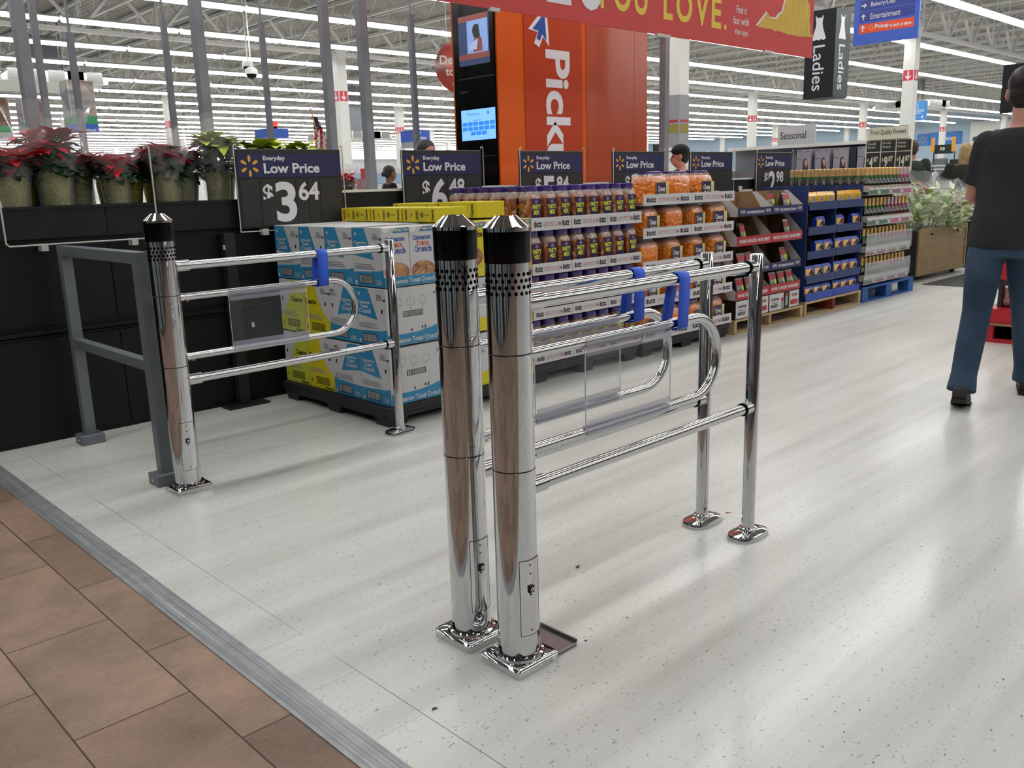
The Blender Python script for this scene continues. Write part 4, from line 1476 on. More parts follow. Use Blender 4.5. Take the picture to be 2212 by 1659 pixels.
# ---- cookie display
OB = grainy('display_blue', '#1b2f5e', '#20376b', 3, 0.5)
OB2 = mat('tray_bright_blue', '#1f3fa8', 0.45)
PB = mat('pack_blue', '#2440b0', 0.25, coat=0.7)
PY = mat('pack_yellow', '#e0a91e', 0.25, coat=0.7)
r = root('cookie_display', 'navy blue cardboard cookie display with two columns of shelves', 'display stand', (7.86, 4.10, 0.147))
W, D, Hh = 1.165, 0.50, 1.09
m = MB()
for xx in (0, W / 2 - 0.006, W - 0.012):
    m.box(xx, xx + 0.012, 0.02, D, 0, Hh)
m.box(0.012, W - 0.012, D - 0.01, D, 0, Hh + 0.005)
ob('frame', m, OB, r, smooth=0)
CT = [0.875, 0.64, 0.41, 0.175, 0.0]
for ti, z in enumerate(CT):
    for c_ in range(2):
        a = 0.014 + c_ * (W / 2 - 0.003)
        sh = ob('shelf', MB().box(a, a + W / 2 - 0.024, 0.008, D - 0.012, z, z + 0.005), OB, r, smooth=0)
        ob('shelf_lip', MB().box(a - 0.006, a + W / 2 - 0.018, 0.0, 0.007, z - 0.005 if z else 0, z + 0.072), OB2 if ti == 4 else OB, sh, smooth=0)
        if ti < 4:
            ob('divider', MB().box(a + 0.2, a + 0.206, 0.08, D - 0.02, z + 0.006, z + 0.19), CARDD, sh, smooth=0)


def pack(name, kind):
    p = root('cookie_pack', '', 'cookie pack')
    base = PY if kind == 'y' else PB
    m = MB().hull([(sx * a, y_, z_) for sx in (-1, 1) for a, y_, z_ in ((0.078, 0, 0.004), (0.08, -0.024, 0.02), (0.08, 0.024, 0.02), (0.08, -0.026, 0.11), (0.08, 0.026, 0.11), (0.077, -0.008, 0.14), (0.077, 0.008, 0.14))])
    ob('wrapper', m, base, p, smooth=25)
    fr = FY(0, -0.0265, 0)
    m, t = MB(), MB()
    if kind == 'y':
        m.disc(fr, 0.01, 0.055, 0.042, None, 0.001, 0, 1, 16)
        t.text(fr, 'OREO', -0.03, 0.035, 0.06, 0.028, 0.002, 0, True, 0.15)
    else:
        m.poly(fr, [(-0.076, 0.022), (-0.045, 0.022), (-0.02, 0.07), (0.03, 0.115), (-0.074, 0.115)], 0.001, 0, 0)
        m.disc(fr, 0.035, 0.06, 0.036, 0.042, 0.001, 0, 2, 16)
        t.text(fr, 'OREO', -0.03, 0.03, 0.07, 0.03, 0.002, 0, True, 0.2)
        if kind == 'r':
            m.rect(fr, 0.062, 0.02, 0.078, 0.115, 0.0015, 0, 3)
    ob('front_print', m, [PY, BAGG, DK, mat('pack_red', '#c01f30', 0.4)], p, smooth=0)
    ob('lettering', t, WHITE, p, smooth=0)
    return p


CPY, CPB, CPR = (Multi(pack('p', k), g) for k, g in (('y', 'yellow cookie packs on the top shelves'), ('b', 'blue cookie packs on the lower shelves'), ('r', 'blue and red cookie packs on the lower shelves')))
plan = {(0, 0): 'yyyyy', (0, 1): 'yyyyy', (1, 0): ' b b', (1, 1): 'r r', (2, 0): ' bb ', (2, 1): 'rrb', (3, 0): ' bbb'[:3], (3, 1): 'rrb', (4, 0): 'bbb', (4, 1): 'rrb'}
plan[(3, 0)] = 'bbb'
for (ti, c_), sq in plan.items():
    n = 3
    for k, ch in enumerate(sq[:3]):
        if ch == ' ': continue
        x = 7.86 + 0.014 + c_ * (W / 2 - 0.003) + 0.095 + k * 0.178
        for rw in range(2 if ti == 0 else 1):
            M_ = {'y': CPY, 'b': CPB, 'r': CPR}[ch]
            M_.put((x, 4.10 + 0.05 + rw * 0.065, 0.147 + CT[ti] + 0.006), 0.0,
                   '%s cookie pack, %s in the %s column, %s shelf%s' % ({'y': 'yellow', 'b': 'blue', 'r': 'blue and red'}[ch], ORD[k], ['left', 'right'][c_], TIER[ti], ', behind' if rw else ''), (1.07, 1, 1.12 if ti < 4 else 1.0))

# ---- wine bottles
WG = [mat('glass_green', '#10180f', 0.08, coat=1.0), mat('glass_rose', '#3a1016', 0.08, coat=1.0)]
FO = [mat('foil_gold', '#dcb878', 0.4, 0.35), mat('foil_pearl', '#cfb8bd', 0.35, 0.4)]
BND = [mat('neck_green', '#2c5a26', 0.45), mat('neck_pink', '#a8456a', 0.45)]


def bottle(k, kf=None):
    kf = k if kf is None else kf
    b = root('wine_bottle', '', 'wine bottle')
    ob('glass', MB().lathe([(0.038, 0.0), (0.042, 0.006), (0.042, 0.105), (0.038, 0.135), (0.026, 0.165), (0.019, 0.185)], 12), WG[k], b)
    ob('neck_band', MB().lathe([(0.0235, 0.172), (0.0200, 0.187), (0.0185, 0.2)], 12, caps=False), BND[k], b)
    ob('foil', MB().lathe([(0.0185, 0.2), (0.0165, 0.245), (0.0180, 0.250), (0.0180, 0.274), (0.012, 0.279)], 12), FO[kf], b)
    m = MB().lathe([(0.0425, 0.03), (0.0425, 0.095)], 12, caps=False)
    ob('label', m, mat('wine_label', '#b5ab98', 0.6), b)
    return b


WM = [Multi(bottle(0), 'gold topped wine bottles'), Multi(bottle(1), 'rose wine bottles with pearl tops'), Multi(bottle(1, 0), 'red wine bottles with gold tops')]
WT = [(1.122, 1.198), (0.808, 0.895), (0.495, 0.588), (0.19, 0.285)]
for ti, (z0, z1) in enumerate(WT):
    for rw in range(10 if ti == 0 else 2):
        for k in range(12):
            x = 9.14 + k * 0.0935
            if ti == 0: kk = 1 if (k >= 9 and rw < 3) else 0
            elif ti == 1: kk = 0 if k < 6 else (1 if k < 9 else 2)
            else: kk = 2 if k > 3 else 0
            if ti == 0 and k >= 8 and rw > 5: continue
            WM[kk].put((x, 4.145 + rw * 0.0945, z0 + 0.004), 0, '%s wine bottle, %s from left, %s row back, %s tier' % (['gold topped', 'pearl topped rose', 'gold topped red'][kk], ORD[k], ORD[rw], ['top', 'second', 'third', 'bottom'][ti]))
CG = mat('case_green', '#55705c', 0.6)
CP = mat('case_pink', '#b0607e', 0.6)
CM = mat('case_mauve', '#8a6a70', 0.6)
for ti, (z0, z1) in enumerate(WT):
    for s_ in range(4):
        a, b = 9.09 + s_ * 0.285, 9.09 + s_ * 0.285 + 0.28
        col = [[CG, CG, CM, CP], [CG, CG, CP, CM], [CM, CM, CM, CG], [CG, CM, CM, CM]][ti][s_]
        r = root('wine_tray', 'shallow wine bottle case, %s from left, %s tier' % (ORD[s_], ['top', 'second', 'third', 'bottom'][ti]), 'display tray', (a, 4.09, z0), 0, 'wine cases on the blue pallet')
        D = 0.98 if ti == 0 else 0.21
        ob('tray', MB().box(0, 0.28, 0.004, D, 0, 0.003).box(0, 0.28, 0, 0.003, 0, z1 - z0), WHITEC, r, smooth=0)
        m = MB().poly(FY(0, 0, 0), [(0.006, 0.006), (0.274, 0.006), (0.274, 0.056), (0.2, 0.048), (0.14, 0.056), (0.07, 0.048), (0.006, 0.056)], 0.001, 0, 0)
        m.rect(FY(0, 0, 0), 0.21, 0.012, 0.26, 0.045, 0.002, 0, 1)
        ob('front_print', m, [col, WHITEC], r, smooth=0)
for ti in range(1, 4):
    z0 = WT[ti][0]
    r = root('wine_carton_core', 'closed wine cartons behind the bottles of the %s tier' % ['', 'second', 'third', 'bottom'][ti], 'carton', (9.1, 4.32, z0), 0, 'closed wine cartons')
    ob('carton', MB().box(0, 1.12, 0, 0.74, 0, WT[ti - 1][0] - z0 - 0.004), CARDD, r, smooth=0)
    # clear wrap round the lower tiers
for ti in (2, 3):
    z0 = WT[ti][0]
    m = MB()
    for q in range(14):
        pass
    o = ob('plastic_wrap', MB().box(0, 1.16, 0, 0.002, 0, 0.2), mat('wrap_clear', '#d5d8da', 0.15, alpha=0.25, coat=0.5), None, (9.08, 4.078, z0 + 0.03), smooth=0)
    tag(o, 'clear shrink wrap over the %s tier of wine bottles' % ['', '', 'third', 'bottom'][ti], 'plastic wrap', 'wrap on the wine tiers')

# ================================================================ BEHIND THE WALL
# ---- orange pickup tower
OR1 = mat('orange_panel', '#cb5610', 0.45, spec=0.3)
OR2 = mat('orange_panel_deep', '#ac3a12', 0.45, spec=0.3)
OR3 = mat('orange_panel_side', '#a84a2b', 0.25, spec=0.6)
r = root('pickup_tower', 'tall orange pickup tower with black screen side and white lettering', 'pickup tower', (5.66, 6.0, 0))
ob('body', MB().box(0, 2.18, 0.0, 0.62, 0, 4.2), OR1, r, smooth=0)
fr = FY(0, 0, 0)
m = MB()
m.rect(fr, 0.335, 0.02, 1.13, 4.15, 0.001, 0.006, 0).rect(fr, 1.20, 0.02, 1.95, 4.15, 0.001, 0.004, 1).rect(fr, 1.955, 0.02, 2.17, 4.15, 0.001, 0.004, 1)
ob('front_panels', m, [OR2, OR3], r, smooth=0)
m = MB()
m.text(fr, 'Pickup', 0.925, 2.57, 1.36, 0.44, 0.009, 0, True, -PI / 2)
# text() anchors at its lower left corner: rotated it runs downwards
m.v = [(a - 0.415, b, c) for a, b, c in m.v]
ob('lettering', m, LETTER, r, smooth=0)
ar = MB()
P = [(0, 0), (0.17, -0.60), (0.30, -0.42), (0.42, -0.58), (0.53, -0.50), (0.42, -0.33), (0.62, -0.27)]
ca, sa = math.cos(math.radians(-62)), math.sin(math.radians(-62))


def arrow(sc, ox, oy):
    cx, cy = 0.29, -0.36
    return [(ox + (((a - cx) * ca - (b - cy) * sa) * sc), oy + (((a - cx) * sa + (b - cy) * ca) * sc)) for a, b in P]


ar.poly(fr, arrow(0.55, 0.54, 2.73), 0.009, 0, 0)
ar.poly(fr, arrow(0.36, 0.545, 2.735), 0.011, 0, 1)
ob('arrow_emblem', ar, [LETTER, mat('arrow_blue', '#164a9c', 0.4)], r, smooth=0)
fx = FX(0, 0.62, 0)
m = MB().rect(fx, 0.045, 0.4, 0.60, 4.1, 0.001, 0.02)
side = ob('screen_side', m, BLK, r, smooth=0)
SCB = mat('screen_scene', '#35466e', 0.3, emit=0.35)
m = MB().rect(fx, 0.13, 2.17 + 0.25, 0.545, 2.85, 0.022, 0, 0).rect(fx, 0.13, 2.47, 0.545, 2.52, 0.0235, 0, 2)
m.rect(fx, 0.25, 2.52, 0.53, 2.80, 0.0235, 0, 1).disc(fx, 0.37, 2.71, 0.045, 0.055, 0.025, 0, 3, 14)
m.poly(fx, [(0.33, 2.53), (0.46, 2.53), (0.45, 2.64), (0.40, 2.67), (0.35, 2.65)], 0.0245, 0, 2).poly(fx, [(0.27, 2.55), (0.38, 2.55), (0.40, 2.64), (0.37, 2.63), (0.28, 2.59)], 0.0255, 0, 4)
m.rect(fx, 0.13, 2.80, 0.53, 2.85, 0.0235, 0, 2)
m.poly(fx, [(0.335, 2.66), (0.36, 2.76), (0.41, 2.76), (0.43, 2.66), (0.40, 2.64)], 0.0262, 0, 3)
ob('upper_screen', m, [SCB, mat('screen_light', '#7f9fd6', 0.3, emit=0.55), mat('screen_red', '#8c4a45', 0.3, emit=0.35), mat('screen_hair', '#2a2a30', 0.3), mat('screen_sleeve', '#a9bbe0', 0.3, emit=0.45)], side, smooth=0)
m = MB().rect(fx, 0.125, 1.755, 0.595, 2.03, 0.022, 0, 0)
for rr_ in range(3):
    for cc in range(6 if rr_ < 2 else 3):
        a = 0.14 + cc * 0.076 + (0.115 if rr_ == 2 else 0)
        b = 1.885 - rr_ * 0.043
        m.rect(fx, a, b, a + 0.066, b + 0.034, 0.0235, 0, 1)
m.rect(fx, 0.30, 1.93, 0.40, 1.936, 0.0235, 0, 1)
m.text(fx, 'Walmart', 0.21, 1.975, 0.17, 0.03, 0.024, 1, False)
m.disc(fx, 0.50, 1.99, 0.02, None, 0.0235, 0, 1, 4)
ob('tablet_screen', m, [mat('tablet_light', '#79b2ee', 0.3, emit=1.0), mat('tablet_blue', '#2f7fd8', 0.3, emit=0.9)], side, smooth=0)
m = MB().rect(fx, 0.12, 2.30, 0.6, 2.315, 0.022, 0.006).rect(fx, 0.12, 1.60, 0.6, 1.61, 0.022, 0.006).rect(fx, 0.14, 2.18, 0.25, 2.20, 0.022, 0.01)
ob('seams', m, BLKM2, side, smooth=0)

# ---- round strawberry coloured sign
r = root('round_sign', 'round red hanging sign with white words, half behind the orange tower', 'sign', (7.84, 9.0, 2.85), math.radians(-41.0))
fr0 = (Vector((0, 0, 0)), Vector((1, 0, 0)), Vector((0, 0, 1)))
m = MB().disc(fr0, 0, 0, 0.335, None, -0.02, 0.02, 0, 32)
rd = snack('tomato_print', ['#7a1c1a', '#a32522', '#8c201e', '#5c2a20', '#b33a30'], 5.0, 0.6, 0.0)
ob('board', m, rd, r, smooth=0)
m = MB().text(fr0, 'De', -0.27, 0.03, 0.17, 0.11, 0.003).text(fr0, 'to', -0.20, -0.11, 0.11, 0.09, 0.003).text(fr0, 'o', -0.12, -0.25, 0.07, 0.065, 0.003)
ob('lettering', m, WHITE, r, smooth=0)
ob('cord', MB().tube([(-0.17, 0.01, 0.28), (-0.17, 0.01, 2.0)], 0.004, 5), WHITE, r)

# ---- red banner
BAN = mat('banner_red', '#c03430', 0.55)
BANY = mat('banner_yellow', '#d8b83e', 0.55)
r = root('hanging_banner', 'long red hanging banner with yellow words over the displays', 'banner', (3.2, 4.60, 2.5))
Wb = 5.53
ob('cloth', MB().box(0, Wb, 0, 0.012, 0, 1.05), BAN, r, smooth=0)
fr = FY(0, 0, 0)
m = MB()
x = 5.36 - 3.2
for ch, w, h in (('Y', .18, .26), ('O', .21, .26), ('U', .17, .26), (' ', .12, 0), ('L', .13, .26), ('O', .23, .26), ('V', .20, .26), ('E', .15, .26), ('.', .045, .045)):
    if ch != ' ':
        m.text(fr, ch, x, 0.125, w, h, 0.002, 0)
    x += w + 0.045
ob('yellow_lettering', m, BANY, r, smooth=0)
m = MB().text(fr, 'Find it', 4.11, 0.285, 0.165, 0.065, 0.002, 0, False).text(fr, 'fast with', 4.06, 0.19, 0.26, 0.065, 0.002, 0, False).text(fr, 'the app.', 4.09, 0.09, 0.23, 0.065, 0.002, 0, False)
m.text(fr, 'L', 1.64, 0.105, 0.26, 0.42, 0.002).text(fr, 'O', 1.97, 0.095, 0.30, 0.43, 0.002)
ob('white_lettering', m, LETTER, r, smooth=0)
va = [(7.663, 2.704), (7.842, 2.843), (7.887, 2.803), (7.95, 2.80), (8.014, 2.808), (8.06, 2.85), (8.113, 2.867), (8.14, 2.93), (8.164, 2.989), (8.28, 3.10), (8.44, 3.12), (8.567, 3.05),
      (8.63, 3.0), (8.66, 2.90), (8.64, 2.85), (8.675, 2.79), (8.66, 2.75), (8.715, 2.70), (8.45, 2.685), (8.215, 2.684), (8.05, 2.70), (7.98, 2.69), (7.911, 2.705), (7.80, 2.70)]
m = MB().poly(fr, [(a - 3.2 - 0.02, b - 2.5 + 0.01) for a, b in va], 0.001, 0, 1)
m.poly(fr, [(a - 3.2, b - 2.5) for a, b in va], 0.002, 0, 0)
wv = mat('state_yellow', '#cda53a', 0.6)
t = NT(wv)
w = t.node('ShaderNodeTexWave', wave_type='BANDS', bands_direction='X')
w.inputs['Scale'].default_value = 9.0
t.link(t.obj(), w.inputs['Vector'])
t.link(t.ramp(w.outputs[1], [(0.2, '#b08c2e'), (0.6, '#d6b445')]), t.b.inputs['Base Color'])
ob('state_outline', m, [wv, LETTER], r, smooth=0)
m = MB().box(1.84, 2.02, -0.012, 0.014, -0.015, 0.012).box(4.08, 4.18, -0.012, 0.014, -0.012, 0.01)
ob('clip', MB().box(3.15 - .22, 3.33 - .22, -0.012, 0.014, -0.015, 0.008), WIRE, r, smooth=0)
ob('clip', MB().box(4.6, 4.75, -0.012, 0.014, -0.015, 0.008), WIRE, r, smooth=0)
ob('clip', MB().box(1.08, 1.17, -0.012, 0.014, -0.015, 0.008), WIRE, r, smooth=0)
ob('hanging_wires', MB().tube([(0.3, 0, 1.05), (0.3, 0, 2.24)], 0.004, 5), WIRE, r)
ob('hanging_wires', MB().tube([(5.3, 0, 1.05), (5.3, 0, 2.24)], 0.004, 5), WIRE, r)

# ---- ladies sign
r = root('ladies_sign', 'dark hanging box sign reading Ladies with white dress symbols', 'sign', (12.05, 6.02, 2.40))
s_ = 0.44
ob('box', MB().box(0, s_, 0, s_, 0, 1.16), [mat('sign_dark_slate', '#15181d', 0.5, spec=0.3)], r, smooth=0)
m = MB().rect(FY(0, 0, 0), 0.004, 0.004, s_ - 0.004, 1.156, 0.001, 0, 0)
ob('grey_face', m, mat('sign_slate_grey', '#3a4245', 0.5), r, smooth=0)
m = MB()
for fr in (FX(0, s_, 0), FY(0, 0, 0)):
    k = 1.0
    D = [(-.06, 1.08), (-.05, 1.09), (-.035, 1.06), (.035, 1.06), (.05, 1.09), (.06, 1.08), (.045, .99), (.055, .93), (.105, .78), (.07, .765), (.03, .78), (0, .765), (-.03, .78), (-.07, .765), (-.105, .78), (-.055, .93), (-.045, .99)]
    m.poly(fr, [(0.20 + a, b) for a, b in D], 0.002)
    m.text(fr, 'Ladies', 0.125, 0.70, 0.60, 0.17, 0.002, 0, False, -PI / 2)
ob('lettering', m, LETTER, r, smooth=0)
ob('hanger', MB().tube([(0.1, 0.1, 1.16), (0.1, 0.1, 3.5)], 0.006, 5), WIRE, r)

# ---- blue directory sign
r = root('directory_sign', 'blue hanging directory sign with white arrows and an orange pickup line', 'sign', (14.0, 5.70, 3.30))
Wd = 1.0
fr = FX(0, Wd, 0)
ob('board', MB().box(0, 0.04, 0, Wd, 0, 1.25), mat('directory_blue', '#3358b8', 0.35), r, smooth=0)
m, t = MB(), MB()
for i, (s, a) in enumerate((('Baby', 'u'), ('Bakery/Deli', 'r'), ('Entertainment', 'u'), ('Pickup in back of store.', 'u'))):
    y = 0.66 - i * 0.165
    m.rect(fr, 0.09, y, 0.93, y + (0.135 if i == 3 else 0.15), 0.001, 0, 1 if i == 3 else 0)
    cx, cy = 0.15, y + 0.075
    ap = [(0, .045), (.035, .01), (.022, 0), (.009, .014), (.009, -.045), (-.009, -.045), (-.009, .014), (-.022, 0), (-.035, .01)]
    if a == 'r': ap = [(b, -q) for q, b in ap]
    t.poly(fr, [(cx + q, cy + b) for q, b in ap], 0.003)
    hh = 0.075
    if i < 3:
        t.text(fr, s, 0.26, y + (0.03 if i else 0.03), (0.16, 0.37, 0.46)[i], 0.085, 0.003, 0, False)
    else:
        t.text(fr, 'Pickup', 0.34, y + 0.035, 0.21, 0.075, 0.003, 0, True)
        t.text(fr, 'in back of store.', 0.57, y + 0.04, 0.33, 0.05, 0.003, 0, True)
        sp = MB()
        spark(sp, fr, 0.28, y + 0.07, 0.045, 0.003, 0, 0.3)
        ob('spark_emblem', sp, YEL, r, smooth=0)
for i in range(1):
    m.rect(fr, 0.09, 0.83, 0.93, 0.98, 0.001, 0, 0).rect(fr, 0.09, 0.995, 0.93, 1.15, 0.001, 0, 0)
ob('lines', m, [mat('directory_navy', '#20348a', 0.35), mat('directory_orange', '#e04a1e', 0.35)], r, smooth=0)
ob('lettering', t, LETTER, r, smooth=0)
ob('hanger', MB().tube([(0.02, 0.2, 1.25), (0.02, 0.2, 2.7)], 0.008, 5), WIRE, r)

r = root('hanging_sign', 'small light blue hanging sign with a spark emblem and down arrow', 'sign', (40, 15.68, 3.52))
ob('board', MB().box(0, 0.04, 0, 0.68, 0, 0.80), mat('sign_sky_blue', '#3f87cc', 0.4), r, smooth=0)
m = MB()
fr = FX(0, 0.68, 0)
spark(m, fr, 0.2, 0.60, 0.14, 0.002, 0, 0.2)
for q in range(3):
    m.rect(fr, 0.08, 0.30 + q * 0.07, 0.56 - 0.12 * (q == 0), 0.325 + q * 0.07, 0.002)
m.poly(fr, [(.5, .08), (.57, .15), (.52, .15), (.52, .22), (.48, .22), (.48, .15), (.43, .15)], 0.002)
ob('lettering', m, LETTER, r, smooth=0)
ob('hanger', MB().tube([(0.02, 0.34, 0.80), (0.02, 0.34, 2.67)], 0.01, 5), WIRE, r)

# ---- shoes wall sign
r = root('shoes_sign', 'wide blue wall sign reading Shoes on the pale blue wall', 'sign', (71.9, 25.5, 3.35))
ob('board', MB().box(0, 0.08, 0, 2.35, 0, 0.92, 0, 0.02).box(0, 0.08, 2.37, 3.3, 0, 0.86, 0, 0.02), mat('sign_mid_blue', '#2f78c4', 0.4), r, smooth=0)
fr = FX(0, 3.3, 0)
m = MB()
spark(m, fr, 0.45, 0.43, 0.32, 0.002, 0, 0.2)
ob('spark_emblem', m, YEL, r, smooth=0)
ob('lettering', MB().text(fr, 'Shoes', 1.85, 0.30, 1.05, 0.36, 0.002), WHITE, r, smooth=0)
for i, (y0, y1, lb) in enumerate(((29.3, 33.6, 'white wall poster panel left of the shoes sign'), (20.6, 24.9, 'white wall poster panel with a dark shoe picture at the right'))):
    r = root('wall_poster', lb, 'poster', (71.9, y0, 3.0))
    ob('board', MB().box(0, 0.06, 0, y1 - y0, 0, 1.9), WHITE, r, smooth=0)
    if i:
        m = MB().poly(FX(0, y1 - y0, 0), [(0.15, 0.55), (0.4, 0.5), (1.5, 0.6), (2.4, 0.75), (2.4, 1.2), (1.8, 1.25), (1.2, 1.0), (0.6, 0.85), (0.25, 0.8)], 0.002)
        ob('shoe_picture', m, mat('picture_grey', '#4a4b50', 0.6), r, smooth=0)

# ---- self checkout light boxes
SC = mat('self_blue', '#2a55b5', 0.4)
GRN = mat('self_green', '#1f8a52', 0.4)
PHO = snack('photo_print', ['#3a2d26', '#5b4436', '#7a5a48', '#4a3a30', '#9c8470'], 4.0, 0.6, 0.0)
WRP = snack('photo_print_light', ['#7a8088', '#9a9ea2', '#b8b5b0', '#8b9aa8'], 3.0, 0.6, 0.0)


def checkout_sign(x, y, z0, w, h, label, blue=True, text=True, rot=0.0, pole=True, tower=True):
    r = root('checkout_sign', label, 'sign', (x, y, z0), rot)
    m = MB().box(0, w, 0, w * 0.9, 0, h)
    ob('box', m, WRP, r, smooth=0)
    fr = FY(0, 0, 0)
    m = MB().rect(fr, 0.02, h * 0.3 if tower else h * .1, w - 0.01, h * 0.99, 0.002, 0, 0)
    if tower: m.rect(fr, 0, h * 0.15, w, h * 0.31, 0.003, 0, 1).rect(FX(0, w * .9, 0), 0, h * 0.12, w * 0.9, h * 0.28, 0.003, 0, 1)
    ob('photo_panel', m, [PHO, GRN], r, smooth=0)
    if blue:
        b = MB().rect(fr, 0, 0 if tower else h * 0.35, w, h * 0.16 if tower else h * 1.0, 0.005, 0, 0)
        b.rect(FX(0, w * .9, 0), 0, 0 if tower else h * 0.35, w * .9, h * 0.14 if tower else h, 0.005, 0, 0)
        ob('blue_band', b, SC, r, smooth=0)
    if text:
        if tower:
            m = MB().text(fr, 'Self', w * 0.28, h * 0.085, None, h * 0.05, 0.007).text(fr, 'Checkout', w * 0.28, h * 0.015, w * 0.6, h * 0.05, 0.007)
        else:
            m = MB().text(fr, 'Self', w * 0.2, h * 0.75, None, h * 0.18, 0.007).text(fr, 'Checkout', w * 0.2, h * 0.48, w * 0.6, h * 0.2, 0.007)
        ob('lettering', m, LETTER, r, smooth=0)
    if pole:
        ob('pole', MB().tube([(w / 2, w * .45, -z0), (w / 2, w * .45, -0.01)], 0.04, 8), GREYP, r)
    return r


checkout_sign(5.29, 16.0, 2.42, 0.42, 0.83, 'self checkout box sign with photo, green band and blue band')
checkout_sign(4.55, 16.0, 2.38, 0.33, 0.55, 'brown photo box sign between two grey uprights', blue=False, text=False)
checkout_sign(3.95, 16.0, 2.30, 0.42, 0.62, 'box sign with green band cut by the left picture edge', blue=False, text=False)
checkout_sign(10.88, 14.0, 2.10, 0.42, 0.33, 'blue topped self checkout box sign beside the orange tower', tower=False)
r = root('checkout_lamp', 'blue checkout lane box with red lamp above the pale poinsettias', 'checkout lamp', (7.75, 14.0, 2.25))
ob('box', MB().box(0, 0.42, 0, 0.42, 0, 0.15), SC, r, smooth=0)
ob('lamp', MB().box(0.14, 0.28, 0.1, 0.24, 0.19, 0.27), mat('lamp_red', '#e03838', 0.4, emit=0.6), r, smooth=0)
ob('lamp_base', MB().box(0.15, 0.27, 0.11, 0.23, 0.15, 0.19), BLK, r, smooth=0)
ob('pole', MB().tube([(0.21, 0.21, -2.25), (0.21, 0.21, 0)], 0.03, 8), GREYP, r)

# ---- flag
r = root('flag', 'american flag hanging from an angled staff behind the wall', 'flag', (5.60, 9.0, 1.77))
vs, n1, n2 = [], 14, 13
m = MB()
for i in range(n1 + 1):
    t_ = i / n1
    z = 0.40 * (1 - t_)
    wd_ = 0.05 + 0.10 * t_ ** 0.6
    x0 = -0.01 - 0.01 * t_
    for j in range(n2 + 1):
        q = j / n2
        vs.append((x0 + wd_ * q + 0.02 * t_, 0.03 * math.sin(q * 9 + t_ * 3), z - 0.03 * q))
fs, mi = [], []
for i in range(n1):
    for j in range(n2):
        fs.append((i * (n2 + 1) + j, i * (n2 + 1) + j + 1, (i + 1) * (n2 + 1) + j + 1, (i + 1) * (n2 + 1) + j))
        mi.append(2 if i < 5 and j < 10 else (((j + (i // 2)) // 2) % 2))
m.add(vs, fs)
m.m = mi
fl = ob('cloth', m, [mat('flag_red', '#a82a38', 0.7), WHITE, mat('flag_blue', '#262d5c', 0.7)], r)
st = MB()
rs_ = random.Random(2)
for q in range(14):
    st.disc((Vector((0, -0.035, 0)), Vector((1, 0, 0)), Vector((0, 0, 1))), 0.0 + rs_.random() * 0.08, 0.27 + rs_.random() * 0.11, 0.005, None, 0, 0, 0, 5)
ob('stars', st, WHITE, r, smooth=0)
ob('staff', MB().tube([(-0.04, 0, 0.48), (0.16, 0, -0.45), (0.16, 0, -1.77)], 0.008, 6), GOLD, r)

# ---- poinsettias on the wall ledge
FOIL = mat('pot_foil', '#8d8c3a', 0.35, 0.35)
t = NT(FOIL)
n = t.noise(t.obj(), 45, 4)
t.link(t.ramp(n, [(0.3, '#7a7930'), (0.7, '#aaa854')]), t.b.inputs['Base Color'])
t.bump(n, 0.6, 0.01)
LEAF = grainy('leaf_green', '#17331c', '#2b4f2c', 12, 0.5)
BRED = grainy('bract_red', '#b3122b', '#d8263f', 10, 0.5)
BYEL = grainy('bract_lime', '#a9bc3a', '#c9d45a', 10, 0.5)
BPNK = grainy('bract_pink', '#8a1238', '#b0284e', 10, 0.5)


def leaf(m, base, d, up, L, W, mi=0, droop=0.25):
    d = Vector(d).normalized()
    s = d.cross(Vector(up)).normalized()
    nn = s.cross(d)
    base = Vector(base)
    prof = [(0.0, 0.05), (0.2, 0.55), (0.42, 1.0), (0.62, 0.8), (0.75, 0.62), (1.0, 0.02)]
    vs = []
    for t_, w in prof:
        c = base + d * (L * t_) - nn * (L * droop * t_ * t_)
        vs += [c + s * (W * w * 0.5) + nn * (W * 0.12 * w), c, c - s * (W * w * 0.5) + nn * (W * 0.12 * w)]
    fs = []
    for i in range(len(prof) - 1):
        for j in range(2):
            a = i * 3 + j
            fs.append((a, a + 1, a + 4, a + 3))
    m.add(vs, fs, mi)


